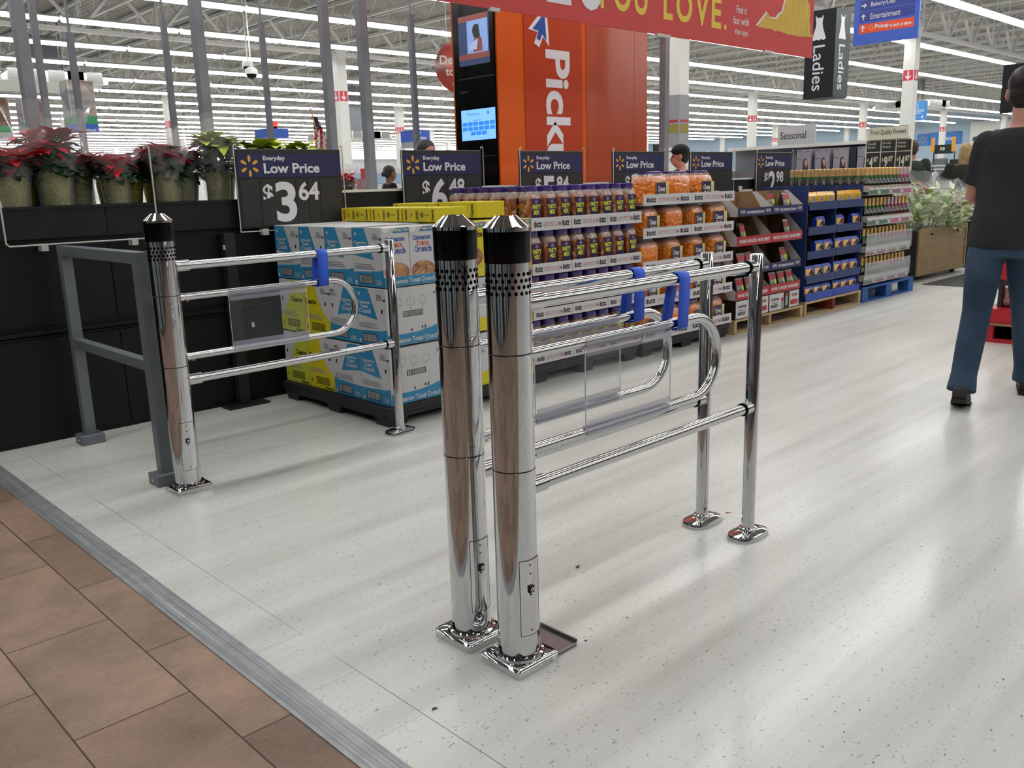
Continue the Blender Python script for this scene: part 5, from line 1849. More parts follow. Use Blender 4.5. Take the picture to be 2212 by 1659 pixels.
def poinsettia(x, y, z, s, label, br, seed, hgt=0.0, sleeve=1.0, group='poinsettias on the wall ledge'):
    R_ = random.Random(seed)
    r = root('potted_poinsettia', label, 'potted plant', (x, y, z), R_.uniform(0, 6), group)
    r.scale = (s, s, s)
    m = MB().lathe([(0.062, 0.0), (0.066, 0.004), (0.084, 0.15), (0.086, 0.152)], 22)
    ob('foil_pot', m, FOIL, r, smooth=30)
    n = 26
    vs = []
    for j in range(n):
        w = 2 * PI * j / n
        hh = 0.152 + (0.05 if j % 2 else 0.015) * R_.uniform(0.6, 1.2)
        rr = 0.092 if j % 2 else 0.088
        vs += [(0.084 * math.cos(w), 0.084 * math.sin(w), 0.148), (rr * math.cos(w), rr * math.sin(w), hh)]
    m = MB().add(vs, [(2 * j, (2 * j + 2) % (2 * n), (2 * j + 3) % (2 * n), 2 * j + 1) for j in range(n)])
    ob('foil_rim', m, FOIL, r, smooth=0)
    g, b = MB(), MB()
    for k in range(60):
        a = R_.uniform(0, 2 * PI)
        zz = R_.uniform(0.15, 0.27 + hgt)
        rr = R_.uniform(0.02, 0.09)
        leaf(g, (rr * math.cos(a), rr * math.sin(a), zz), (math.cos(a), math.sin(a), R_.uniform(-0.3, 0.7)), (0, 0, 1), R_.uniform(0.085, 0.13), R_.uniform(0.06, 0.09))
    g.tube([(0, 0, 0.1), (0, 0, 0.26 + hgt)], 0.008, 5)
    for q in range(6):
        a0 = q * 1.26 + R_.random()
        cr = 0.0 if q == 0 else R_.uniform(0.06, 0.11)
        cx, cy = cr * math.cos(a0), cr * math.sin(a0)
        cz = 0.27 + hgt + R_.uniform(-0.07, 0.02)
        g.tube([(cx * .3, cy * .3, 0.15), (cx, cy, cz)], 0.004, 4)
        for k in range(11):
            a = a0 + k * 2 * PI / 11 + R_.uniform(-.2, .2)
            leaf(b, (cx + .01 * math.cos(a), cy + .01 * math.sin(a), cz), (math.cos(a), math.sin(a), R_.uniform(-0.2, 1.1)), (0, 0, 1), R_.uniform(0.095, 0.145), R_.uniform(0.065, 0.095), 0, 0.35)
    ob('leaves', g, LEAF, r, smooth=60)
    ob('bracts', b, br, r, smooth=60)
    if sleeve:
        n = 18
        vs, fs = [], []
        for lv, (rr, zz) in enumerate(((0.088, 0.0), (0.10, 0.15), (0.155, 0.30 + hgt * .5), (0.20 * sleeve, 0.42 + hgt))):
            for j in range(n):
                w = 2 * PI * j / n
                k = 1 + (0.09 if j % 2 else -0.05) * (lv / 3)
                vs.append((rr * k * math.cos(w), rr * k * math.sin(w), zz + (R_.uniform(-.03, .04) if lv == 3 else 0)))
        for i in range(3):
            for j in range(n):
                fs.append((i * n + j, i * n + (j + 1) % n, (i + 1) * n + (j + 1) % n, (i + 1) * n + j))
        ob('clear_sleeve', MB().add(vs, fs), CELLO, r, smooth=50)


LZg = 1.3005
PP = [(1.43, 5.40, 0.95, BRED, 0.0, 1, 'red poinsettia in gold foil pot at the far left edge'),
      (1.655, 5.42, 1.0, BRED, 0.10, 1.1, 'tall red poinsettia in a clear sleeve, second from the left'),
      (1.56, 5.64, 0.95, BPNK, 0.02, 0, 'dark red poinsettia half hidden behind the second one'),
      (1.84, 5.60, 0.95, BRED, 0.03, 1, 'red poinsettia in a dark gold pot behind the white wire frame'),
      (1.985, 5.40, 0.85, BRED, 0.0, 1, 'red poinsettia leaning in its sleeve left of the wire hook'),
      (2.14, 5.58, 0.85, BPNK, 0.02, 0, 'small red poinsettia directly left of the wire hook'),
      (2.29, 5.40, 0.88, BRED, 0.07, 0.7, 'dark leafed poinsettia with few red bracts right of the wire hook'),
      (2.44, 5.52, 0.85, BPNK, 0.06, 0.7, 'sparse red poinsettia left of the yellow green ones'),
      (2.62, 5.40, 0.95, BYEL, 0.12, 0.8, 'yellow green poinsettia, leftmost of the pale ones'),
      (2.76, 5.62, 0.95, BYEL, 0.10, 0, 'yellow green poinsettia behind the left edge of the first sign'),
      (2.98, 5.42, 0.95, BYEL, 0.08, 0, 'yellow green poinsettia behind the middle of the first sign'),
      (1.80, 5.68, 0.9, BPNK, 0.03, 0, 'dark red poinsettia in the back row between the second and fourth pots'),
      (2.04, 5.68, 0.88, BRED, 0.02, 0, 'red poinsettia in the back row behind the leaning sleeved one'),
      (2.33, 5.70, 0.88, BPNK, 0.04, 0, 'dark red poinsettia in the back row behind the dark leafed one'),
      (2.55, 5.70, 0.9, BRED, 0.04, 0, 'red poinsettia in the back row left of the pale ones'),
      (3.22, 5.44, 0.95, BYEL, 0.05, 0, 'yellow green poinsettia behind the right end of the first sign')]
for i, (x, y, s, br, hg, sl, lb) in enumerate(PP):
    poinsettia(x, y, LZg if x < 3.2 else LZg, s * (1.0 if x > 0 else 1), lb, br, 11 + i, hg, sl)
for i, (x, y, lb) in enumerate(((4.72, 7.2, 'red poinsettia with a white sleeve right of the first sign, left one'), (4.90, 7.45, 'brownish poinsettia right of the first sign, right one'))):
    poinsettia(x, y, 1.176, 0.8, lb, BRED, 50 + i, 0.06, 1 if i == 0 else 0.5, 'poinsettias behind the wall')
r = root('checkout_counter', 'pale checkout counter top behind the black wall', 'counter', (4.4, 7.0, 0))
ob('cabinet', MB().box(0, 3.6, 0, 0.7, 0, 1.14), GREYP, r, smooth=0)
ob('counter_top', MB().box(-0.02, 3.62, -0.02, 0.72, 1.14, 1.175), WHITE, r, smooth=0)

# ================================================================ FLOWER CART AND MIDDLE GROUND
CW = grainy('cart_wood', '#87704d', '#96805a', 3, 0.6, (1, 1, 6))
r = root('flower_cart', 'wooden sided flower cart on casters beyond the wine pallet', 'flower cart', (11.12, 4.36, 0))
m = MB().box(0, 1.66, 0.012, 1.0, 0.06, 0.62)
ob('bin', m, BLKP, r, smooth=0)
m = MB().box(0.04, 1.64, 0, 0.012, 0.075, 0.655)
fp = ob('front_panel', m, CW, r, smooth=0)
m = MB().box(0.04, 1.64, -0.012, 0, 0.59, 0.66).box(0.04, 0.09, -0.012, 0, 0.075, 0.59).box(1.59, 1.64, -0.012, 0, 0.075, 0.59).box(0.09, 1.59, -0.012, 0, 0.075, 0.11)
ob('panel_frame', m, CW, fp, smooth=0)
for a in (0.42, 1.28):
    ob('knob', MB().lathe([(0.012, 0.0), (0.014, 0.02)], 8, (a, -0.014, 0.565)), DK, fp)
ob('side_panel', MB().box(-0.004, 0.0, 0.02, 0.98, 0.07, 0.64), mat('cart_side_dark', '#15140f', 0.5), r, smooth=0)
for a, b in ((0.12, 0.1), (1.5, 0.1), (0.12, 0.9), (1.5, 0.9)):
    ob('caster', MB().tube([(a - 0.015, b, 0.03), (a + 0.015, b, 0.03)], 0.03, 12), BLKP, r)
r = root('floor_mat', 'dark grey floor mat in front of the flower cart', 'floor mat', (11.9, 3.3, 0.0))
ob('mat', MB().box(-0.9, 1.6, -0.4, 0.92, 0, 0.006), grainy('mat_grey', '#3a3a3a', '#454545', 20, 0.9), r, smooth=0)

BGRN = grainy('bouquet_green', '#66853c', '#97b25c', 8, 0.6)
BLG = grainy('bouquet_pale_green', '#bcc98a', '#d6deb2', 8, 0.6)
PETR = mat('petal_red', '#a31f2c', 0.6)
PETP = mat('petal_peach', '#cf8a76', 0.6)
PETW = mat('petal_white', '#cfcabb', 0.6)


def bouquet(x, y, z, tilt, az, s, label, seed, pet):
    R_ = random.Random(seed)
    r = root('wrapped_bouquet', label, 'bouquet', (x, y, z), az, 'wrapped bouquets in the flower cart')
    r.rotation_euler = (tilt, 0, az)
    r.scale = (s, s, s)
    g, f = MB(), MB()
    for k in range(70):
        a = R_.uniform(0, 2 * PI)
        zz = R_.uniform(0.12, 0.5)
        rr = zz * 0.36 * R_.random() ** 0.5
        leaf(g, (rr * math.cos(a), rr * math.sin(a), zz), (math.cos(a) * .8, math.sin(a) * .8, R_.uniform(0.2, 1.2)), (0, 0, 1), R_.uniform(0.08, 0.15), R_.uniform(0.045, 0.08), R_.choice((0, 1, 1)))
    for k in range(6):
        g.tube([(0.01 * math.cos(k), 0.01 * math.sin(k), 0), (0.08 * math.cos(k * 1.1), 0.08 * math.sin(k * 1.1), 0.4)], 0.003, 4, 0)
    for k in range(9):
        a = R_.uniform(0, 2 * PI)
        rr = R_.uniform(0, 0.15)
        c = (rr * math.cos(a), rr * math.sin(a), R_.uniform(0.42, 0.54))
        for q in range(6):
            b_ = q * PI / 3 + R_.random()
            leaf(f, c, (math.cos(b_), math.sin(b_), 0.9), (0, 0, 1), 0.04, 0.035)
    ob('foliage', g, [BGRN, BLG], r, smooth=60)
    ob('blossoms', f, pet, r, smooth=60)
    n = 14
    vs, fs = [], []
    for lv, (rr, zz) in enumerate(((0.02, 0.0), (0.08, 0.2), (0.16, 0.42), (0.21, 0.60))):
        for j in range(n):
            w = 2 * PI * j / n
            k = 1 + (0.1 if j % 2 else -0.06) * lv / 3
            vs.append((rr * k * math.cos(w), rr * k * math.sin(w), zz + (R_.uniform(-.04, .05) if lv == 3 else 0)))
    for i in range(3):
        for j in range(n):
            fs.append((i * n + j, i * n + (j + 1) % n, (i + 1) * n + (j + 1) % n, (i + 1) * n + j))
    ob('clear_wrap', MB().add(vs, fs), CELLO, r, smooth=50)


q = 0
for (x, y, z, tl, az, s, pet, lb) in [
    (11.28, 4.55, 0.52, .28, 0.2, 1.3, PETP, 'green bouquet at the left front corner of the flower cart'), (11.72, 4.50, 0.50, .35, .1, 1.25, PETW, 'pale green bouquet in the front of the cart, second from left'),
    (12.15, 4.52, 0.46, .42, -.1, 1.2, PETR, 'bouquet with a red bloom in the front of the cart'), (12.55, 4.55, 0.42, .5, -.5, 1.1, PETP, 'pink tinged bouquet at the right front corner of the cart'),
    (11.35, 5.0, 0.56, .05, .4, 1.2, PETW, 'tall green bouquet behind the left corner bouquet'), (11.8, 5.0, 0.50, .1, .1, 1.15, PETP, 'green bouquet in the middle back of the cart'),
    (12.3, 5.0, 0.42, .2, -.2, 1.2, PETR, 'bouquet with red blooms at the right back of the cart'), (11.95, 4.75, 0.48, .15, .9, 1.15, PETR, 'loose green bouquet in the heart of the flower cart')]:
    bouquet(x, y, z, tl, az, s, lb, 70 + q, pet)
    q += 1

# ---- fresh flowers price board
r = root('flower_price_board', 'black and white board reading Fresh Quality Flowers with three prices', 'sign', (12.62, 5.10, 1.36))
fr = FX(0, 0.66, 0)
ob('board', MB().poly(fr, [(0, 0), (0.66, 0), (0.655, 0.40), (0.62, 0.47), (0.04, 0.47), (0.005, 0.40)], 0, 0.02), mat('board_cream', '#c9c7b2', 0.5), r, smooth=0)
ob('header', MB().rect(fr, 0.045, 0.44, 0.60, 0.62, 0.021, 0.01), mat('board_cream'), r, smooth=0)
m, t = MB(), MB()
for i, (a, b, c) in enumerate((('Small', '4', '87'), ('Everyday', '9', '87'), ('Premium', '14', '87'))):
    x0 = 0.02 + i * 0.212
    m.rect(fr, x0, 0.015, x0 + 0.20, 0.27, 0.021).rect(fr, x0, 0.28, x0 + 0.20, 0.43, 0.021)
    t.text(fr, a, x0 + 0.02, 0.375, 0.11, 0.035, 0.023, 0, False).text(fr, 'Bouquet', x0 + 0.02, 0.32, 0.11, 0.04, 0.023, 0, False)
    t.text(fr, '$', x0 + 0.015, 0.13, 0.025, 0.06, 0.023).text(fr, b, x0 + 0.05, 0.07, 0.05 if len(b) == 1 else 0.07, 0.14, 0.023).text(fr, c, x0 + (0.11 if len(b) == 1 else 0.13), 0.14, 0.06, 0.075, 0.023)
m.rect(fr, 0.045, 0.615, 0.60, 0.62, 0.032).rect(fr, 0.045, 0.44, 0.60, 0.445, 0.032)
ob('price_panels', m, mat('board_black', '#1b1d1c', 0.5), r, smooth=0)
ob('price_lettering', t, mat('board_cream'), r, smooth=0)
ob('header_lettering', MB().text(fr, 'Fresh Quality Flowers', 0.075, 0.49, 0.49, 0.09, 0.033, 0, False), mat('board_black'), r, smooth=0)
ob('stand_pole', MB().tube([(0.03, 0.1, -1.36), (0.03, 0.1, 0), (0.03, 0.1, 0.5)], 0.012, 6), DK, r)

# ---- shelf with portrait boxes, seasonal sign
r = root('box_shelf', 'grey shelf fixture carrying the portrait boxes', 'shelf', (13.0, 5.5, 0))
ob('carcass', MB().box(0, 0.5, 0, 2.9, 0, 1.36), GREYP, r, smooth=0)
ob('shelf_board', MB().box(-0.06, 0.5, 0, 2.9, 1.36, 1.42), GREYP, r, smooth=0)
ob('top_rail', MB().box(0.2, 0.5, 0, 2.9, 1.78, 1.83), WHITE, r, smooth=0)
ob('back', MB().box(0.44, 0.5, 0, 2.9, 1.42, 1.78), GREYP, r, smooth=0)
GB = mat('box_grey', '#8f8a94', 0.4)
pr = root('portrait_box', '', 'product box')
ob('carton', MB().box(0, 0.16, 0, 0.24, 0, 0.315, 0, 0.003), GB, pr, smooth=0)
fr = FX(0, 0.24, 0)
m = MB().rect(fr, 0.10, 0.004, 0.20, 0.19, 0.001, 0, 3).disc(fr, 0.145, 0.125, 0.042, 0.062, 0.002, 0, 1, 16).poly(fr, [(0.105, 0.0045), (0.195, 0.0045), (0.19, 0.09), (0.105, 0.11)], 0.0022, 0, 1)
m.disc(fr, 0.157, 0.125, 0.027, 0.04, 0.003, 0, 2, 14).rect(fr, 0.15, 0.05, 0.175, 0.09, 0.003, 0, 2)
for a, b, c in ((0.015, 0.29, 0.06), (0.16, 0.285, 0.05), (0.015, 0.17, 0.03), (0.06, 0.17, 0.03)):
    m.rect(fr, a, b, a + c, b + 0.008, 0.001, 0, 4)
ob('portrait_print', m, [GB, mat('portrait_hair', '#33231f', 0.6), mat('portrait_skin', '#b98d7e', 0.6), mat('portrait_pale', '#a39fa8', 0.6), DK], pr, smooth=0)
PM_ = Multi(pr, 'portrait boxes on the shelf')
for i, yy in enumerate((6.80, 6.50, 6.20, 5.83, 5.56)):
    PM_.put((13.02, yy, 1.421), 0, 'grey box with a portrait of a woman, %s from left on the shelf' % ORD[i])
r = root('dark_box', 'dark navy box between two portrait boxes on the shelf', 'product box', (13.02, 6.085, 1.421))
ob('carton', MB().box(0, 0.16, 0, 0.10, 0, 0.32), mat('box_navy', '#191c2e', 0.4), r, smooth=0)
r = root('seasonal_sign', 'white board reading Seasonal above the portrait boxes', 'sign', (14.0, 7.26, 1.35))
ob('board', MB().box(0, 0.03, 0, 0.68, 0, 0.82), mat('board_white', '#bdbcbd', 0.5), r, smooth=0)
ob('lettering', MB().text(FX(0, 0.68, 0), 'Seasonal', 0.05, 0.60, 0.47, 0.12, 0.002, 0, False), DK, r, smooth=0)
ob('stand', MB().box(0.0, 0.03, 0.3, 0.36, -1.35, 0), GREYP, r, smooth=0)

# ---- register area between the signs
r = root('register_counter', 'grey checkout counter with purple strip between the two right price signs', 'counter', (9.0, 6.15, 0))
ob('cabinet', MB().box(0, 1.6, 0, 0.6, 0, 1.42), mat('counter_mauve', '#5c555b', 0.5), r, smooth=0)
ob('strip', MB().box(0.0, 0.7, -0.01, 0, 1.36, 1.42), mat('strip_purple', '#4b1f6e', 0.5), r, smooth=0)
for i, (a, b, lb) in enumerate(((10.15, 8.0, 'black register monitor, left one between the price signs'), (10.65, 8.0, 'black register monitor, right one between the price signs'))):
    r = root('register_monitor', lb, 'monitor', (a, b, 1.47))
    ob('screen', MB().box(0, 0.30, 0, 0.04, 0.12, 0.38), BLKP, r, smooth=0)
    ob('stand', MB().box(0.12, 0.18, 0.0, 0.04, 0, 0.12).box(0.07, 0.23, -0.05, 0.1, -0.02, 0), BLKP, r, smooth=0)
r = root('register_counter', 'white checkout counter under the two black monitors', 'counter', (9.9, 7.9, 0))
ob('cabinet', MB().box(0, 1.5, 0, 0.5, 0, 1.44), WHITEC, r, smooth=0)
r = root('safety_vest', 'neon yellow garment hanging between the two right price signs', 'garment', (9.55, 6.40, 1.425))
ob('cloth', MB().hull([(0, 0, 0), (0.16, 0.02, 0), (0.02, 0.0, 0.22), (0.12, 0.02, 0.23), (0.05, 0, 0.26), (0.09, 0.02, 0.26), (0, 0.05, 0), (0.16, 0.06, 0)]), NEON, r)
ob('pink_lining', MB().box(0.165, 0.24, 0.03, 0.05, 0, 0.22), mat('cloth_pink', '#c99aa2', 0.8), r, smooth=0)

# ---- column notice
r = root('column_notice', 'grey notice sleeve with a small poster wrapped round the nearest white column', 'notice', (14.4, 10.3, 1.95))
m = MB().box(-0.16, 0.16, -0.16, 0.16, 0, 0.95)
ob('sleeve', m, mat('notice_grey', '#8a8c90', 0.5), r, smooth=0)
m = MB().rect(FY(-0.15, -0.16, 0), 0.02, 0.25, 0.28, 0.42, 0.002, 0, 0).rect(FY(-0.15, -0.16, 0), 0.02, 0.45, 0.28, 0.50, 0.002, 0, 1).rect(FX(-0.16, .15, 0), 0.02, 0.25, 0.28, 0.42, 0.002, 0, 0).rect(FX(-0.16, .15, 0), 0.02, 0.45, 0.28, 0.50, 0.002, 0, 1)
ob('poster', m, [mat('poster_ochre', '#8a7a2e', 0.5), RED], r, smooth=0)

# ---- clothes racks and shoe shelves far right
r = root('clothes_rack', 'white clothes rack behind the flower cart', 'clothes rack', (15.4, 5.1, 0))
ob('frame', MB().tube([(0, 0, 0), (0, 0, 1.42), (0, 1.35, 1.42), (0, 1.35, 0)], 0.016, 6), WHITE, r)
ob('top_rail', MB().box(-0.02, 0.02, 0, 1.35, 1.43, 1.45), WHITE, r, smooth=0)
gp = {}
names = [('red', '#a3202c'), ('black', '#18181b'), ('green', '#16703f'), ('green', '#1a7a45'), ('white', '#cfcfd0'), ('black', '#1b1b1e'), ('red', '#b5222e'), ('green', '#155f38'), ('red', '#b02a34')]
for i, (cn, cc) in enumerate(names):
    y = 6.32 - i * 0.135
    g = root('hanging_garment', '%s garment hanging on the white rack, %s from left' % (cn, ORD[i]), 'garment', (15.4, y, 0.85), 0, 'garments on the white rack')
    m = MB().hull([(a, b, c) for a, b, c in ((-0.2, 0, 0), (0.2, 0, 0), (-0.2, 0.09, 0), (0.2, 0.09, 0), (-0.24, 0.02, 0.4), (0.24, 0.02, 0.4), (-0.24, 0.08, 0.4), (0.24, 0.08, 0.4), (-0.06, 0.03, 0.5), (0.06, 0.06, 0.5))])
    ob('cloth', m, mat('cloth_' + cn + cc[1:3], cc, 0.8), g)
    ob('hanger', MB().tube([(0, 0.045, 0.5), (0, 0.045, 0.585)], 0.004, 5), WHITE, g)
r = root('store_gondola', 'low white shelving with dark shoes and goods below the shoes sign', 'shelf', (24, 7.2, 0))
ob('carcass', MB().box(0, 0.8, 0, 7.0, 0, 1.55), WHITEC, r, smooth=0)
sh_ = MB()
for k in range(3):
    sh_.box(-0.3, 0, 0, 7.0, 0.55 + 0.42 * k, 0.58 + 0.42 * k)
ob('shelves', sh_, WHITEC, r, smooth=0)
R_ = random.Random(9)
for k in range(2):
    for i in range(16):
        g = root('shoe_box', '%s goods box on the far white shelving, %s from left, %s shelf' % (['black', 'grey', 'white', 'dark red'][i * 7 % 4], ORD[i], ['middle', 'upper'][k]), 'shoe box',
                 (23.74, 13.7 - i * 0.42, 1.0 + 0.42 * k + 0.002), 0, 'boxes on the far white shelving')
        ob('carton', MB().box(0, 0.24, -0.3, 0, 0, 0.16 + 0.12 * R_.random(), 0, 0.004), [DK, GREY, WHITE, mat('box_maroon', '#7a1f30', 0.5)][i * 7 % 4], g, smooth=0)
r = root('shelf_header', 'black shelf header with two yellow flags under the shoes sign', 'sign', (23.62, 7.7, 1.58))
ob('board', MB().box(0, 0.04, 0.86, 1.32, 0.20, 0.42), DK, r, smooth=0)
ob('lettering', MB().text(FX(0, 1.32, 0), '$9', 0.15, 0.26, 0.12, 0.1, 0.002), WHITE, r, smooth=0)
for yy in (0.80, 1.30):
    ob('flag', MB().box(-0.01, 0.0, yy, yy + 0.09, 0.25, 0.6), mat('flag_amber', '#d9962a', 0.5), r, smooth=0)
    ob('post', MB().box(0.0, 0.02, yy, yy + 0.02, -1.58, 0.25), DK, r, smooth=0)
r = root('store_gondola', 'white shelf run with pale goods far behind the dark gap beside the tower', 'shelf', (9.5, 15.5, 0))
ob('carcass', MB().box(0, 6, 0, 0.6, 0, 1.75), WHITEC, r, smooth=0)
ob('blue_band', MB().box(0, 6, -0.02, 0, 1.45, 1.65), mat('band_blue', '#8fa9c4', 0.5), r, smooth=0)
r = root('small_display', 'red headed wire display beyond the first sign gap', 'display stand', (8.25, 12.0, 0))
ob('rack', MB().box(0, 0.12, 0, 0.15, 0, 1.5), mat('rack_pinkgrey', '#8a6c6c', 0.6), r, smooth=0)
ob('header', MB().box(-0.01, 0.13, -0.01, 0, 1.5, 1.66), RED, r, smooth=0)
r = root('water_bottle', 'clear water bottle with a blue label standing on the counter', 'bottle', (4.99, 7.15, 1.176), 0)
ob('body', MB().lathe([(0.032, 0), (0.035, 0.01), (0.035, 0.13), (0.028, 0.16), (0.014, 0.19), (0.014, 0.2)], 14), PET, r)
ob('label', MB().lathe([(0.0355, 0.06), (0.0355, 0.1)], 14, caps=False), mat('label_blue', '#27488c', 0.5), r)

# ---- christmas items right of the bouquets
r = root('gift_basket', 'clear wrapped gift basket with a green bow on a gold garland table', 'gift basket', (14.5, 4.98, 0.86))
ob('basket', MB().lathe([(0.10, 0.0), (0.15, 0.12)], 16), mat('basket_tan', '#8a6b45', 0.7), r)
f = MB()
R_ = random.Random(4)
for k in range(26):
    a = R_.uniform(0, 6.28)
    f.ball((R_.uniform(0, .1) * math.cos(a), R_.uniform(0, .1) * math.sin(a), R_.uniform(0.12, 0.22)), 0.03, n=8, mi=k % 3)
o_ = ob('fruit', f, [mat('fruit_orange', '#d07a3a', 0.5), mat('fruit_green', '#6a9a3a', 0.5), mat('fruit_pink', '#c98a7a', 0.5)], r)
o_['kind'] = 'stuff'
ob('clear_wrap', MB().lathe([(0.155, 0.02), (0.17, 0.16), (0.10, 0.28), (0.03, 0.34), (0.13, 0.5)], 14, caps=False), CELLO, r, smooth=0)
ob('bow', MB().ball((0.05, -0.05, 0.34), 0.06, 0.04, 0.04, 8).ball((-0.05, 0.05, 0.34), 0.06, 0.04, 0.04, 8).ball((0, 0, 0.34), 0.03), mat('bow_green', '#0f8a52', 0.3), r)
r = root('small_fir_tree', 'small green fir tree right of the blonde shopper', 'small tree', (14.75, 4.72, 0.86))
f = MB()
for k in range(150):
    zz = R_.uniform(0.08, 0.62)
    a = R_.uniform(0, 6.28)
    leaf(f, (0, 0, zz), (math.cos(a), math.sin(a), 0.35), (0, 0, 1), 0.2 * (0.70 - zz) + 0.05, 0.02)
ob('needles', f, grainy('fir_green', '#2a4d24', '#46703a', 10, 0.7), r, smooth=60)
ob('trunk', MB().tube([(0, 0, 0), (0, 0, 0.62)], 0.012, 6), CARDD, r)
r = root('garland_table', 'display table with gold garland and dark skirt behind the flower cart', 'table', (14.3, 3.9, 0))
ob('skirt', MB().box(0.02, 1.0, 0.02, 1.2, 0, 0.82), mat('skirt_dark', '#1c1416', 0.7), r, smooth=0)
ob('table_top', MB().box(0, 1.02, 0, 1.22, 0.82, 0.855), mat('table_gold', '#8a6f2c', 0.4, 0.6), r, smooth=0)
f = MB()
for k in range(120):
    t_ = k / 120
    c = (-0.02, 1.2 * t_, 0.80 + 0.03 * math.sin(t_ * 19))
    leaf(f, c, (-1 * R_.random() - .2, R_.uniform(-1, 1), R_.uniform(-1, 1)), (0, 0, 1), 0.06, 0.012)
g_ = ob('garland', f, mat('garland_gold', '#b8902f', 0.25, 0.9), r, smooth=0)

# ---- red display behind the man
RDC = mat('display_red', '#b0142a', 0.4)
r = root('red_display', 'red cardboard pallet display behind the walking man', 'display stand', (7.5, 1.35, 0))
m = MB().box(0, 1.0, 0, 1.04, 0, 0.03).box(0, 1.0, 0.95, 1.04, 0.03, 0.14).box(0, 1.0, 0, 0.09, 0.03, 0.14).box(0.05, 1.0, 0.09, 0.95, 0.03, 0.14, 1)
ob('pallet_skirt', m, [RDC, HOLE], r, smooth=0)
ob('base_tray', MB().box(-0.03, 1.0, -0.02, 1.07, 0.14, 0.155, 1).box(0, 1.0, 0, 1.04, 0.155, 0.27), [RDC, CARD], r, smooth=0)
ob('upper_tray', MB().box(0.04, 1.0, 0.02, 1.0, 0.50, 0.62).box(0.04, 1.0, 0.02, 1.0, 0.95, 1.05), RDC, r, smooth=0)
ob('uprights', MB().box(0.1, 1.0, 0.94, 0.97, 0.27, 0.95).box(0.1, 1.0, 0.04, 0.07, 0.27, 0.95), mat('display_dark', '#2a2422', 0.5), r, smooth=0)
pk = root('red_pack', '', 'snack pack')
ob('pouch', MB().hull([(sx * 0.02, y_, z_) for sx in (-1, 1) for y_, z_ in ((-.09, 0.01), (.09, 0.01), (-.09, .16), (.09, .16))] + [(-.035, y_, z_) for y_ in (-.07, .07) for z_ in (.03, .13)]),
   grainy('pack_redgrey', '#8a2a30', '#a0888a', 22, 0.2, coat=1.0), pk)
RP = Multi(pk, 'red packs in the red display')
for k in range(4):
    for z_ in (0.275, 0.625):
        RP.put((7.64, 1.55 + k * 0.215, z_), 0, 'red shiny pack in the red display, %s from right, %s tray' % (ORD[k], 'lower' if z_ < .5 else 'upper'), (1, 1, 1.1))
r = root('hanging_department_sign', 'dark hanging sign behind the head of the walking man', 'sign', (12.0, 2.60, 2.01))
ob('board', MB().box(0, 0.05, 0, 1.24, 0, 0.56), mat('sign_dark_slate'), r, smooth=0)
ob('lettering', MB().text(FX(0, 1.24, 0), 'Fi', 0.13, 0.40, 0.10, 0.09, 0.002, 0, False), LETTER, r, smooth=0)
ob('hanger', MB().tube([(0.02, 0.1, 0.56), (0.02, 0.1, 4.15)], 0.006, 5), WIRE, r)


# ================================================================ PEOPLE
def skinned(name, mb, m, parent, vox, smooth=6):
    o = ob(name, mb, m, parent, smooth=0)
    rm = o.modifiers.new('merge', 'REMESH')
    rm.mode = 'VOXEL'
    rm.voxel_size = vox
    rm.use_smooth_shade = True
    sm = o.modifiers.new('soften', 'SMOOTH')
    sm.factor = 0.5
    sm.iterations = smooth
    return o


def limb(m, pts, rs, n=14):
    """tapering limb with round ends"""
    m.tube(pts, rs, n)
    for p, r_ in ((pts[0], rs[0]), (pts[-1], rs[-1])):
        m.ball(p, r_ * 0.98, n=n)
    for p, r_ in zip(pts[1:-1], rs[1:-1]):
        m.ball(p, r_ * 0.98, n=n)
    return m


def hand(m, wrist, fwd, side, palm_n, s):
    """palm with five separate curled fingers"""
    w, f, sd, pn = Vector(wrist), Vector(fwd).normalized(), Vector(side).normalized(), Vector(palm_n).normalized()
    c = w + f * 0.045 * s
    pts = []
    for a in (-1, 1):
        for b in (-1, 1):
            for l in (0.0, 0.09):
                pts.append(w + f * l * s + sd * a * (0.030 if l == 0 else 0.040) * s + pn * b * 0.013 * s)
    m.hull([tuple(p) for p in pts])
    for k, (off, L) in enumerate(((0.033, 0.068), (0.011, 0.078), (-0.011, 0.073), (-0.032, 0.058))):
        a = w + f * 0.085 * s + sd * off * s
        b = a + (f * 0.93 + pn * 0.25) * L * 0.45 * s
        c = b + (f * 0.65 + pn * 0.75) * L * 0.32 * s
        d = c + (f * 0.25 + pn * 0.95) * L * 0.25 * s
        limb(m, [a, b, c, d], [0.0088 * s, 0.0084 * s, 0.0078 * s, 0.0068 * s], 8)
    a = w + f * 0.022 * s + sd * 0.030 * s
    b = a + (f * 0.5 + sd * 0.75 + pn * 0.3) * 0.040 * s
    c = b + (f * 0.9 + sd * 0.25 + pn * 0.3) * 0.032 * s
    limb(m, [a, b, c], [0.0125 * s, 0.0105 * s, 0.0085 * s], 8)


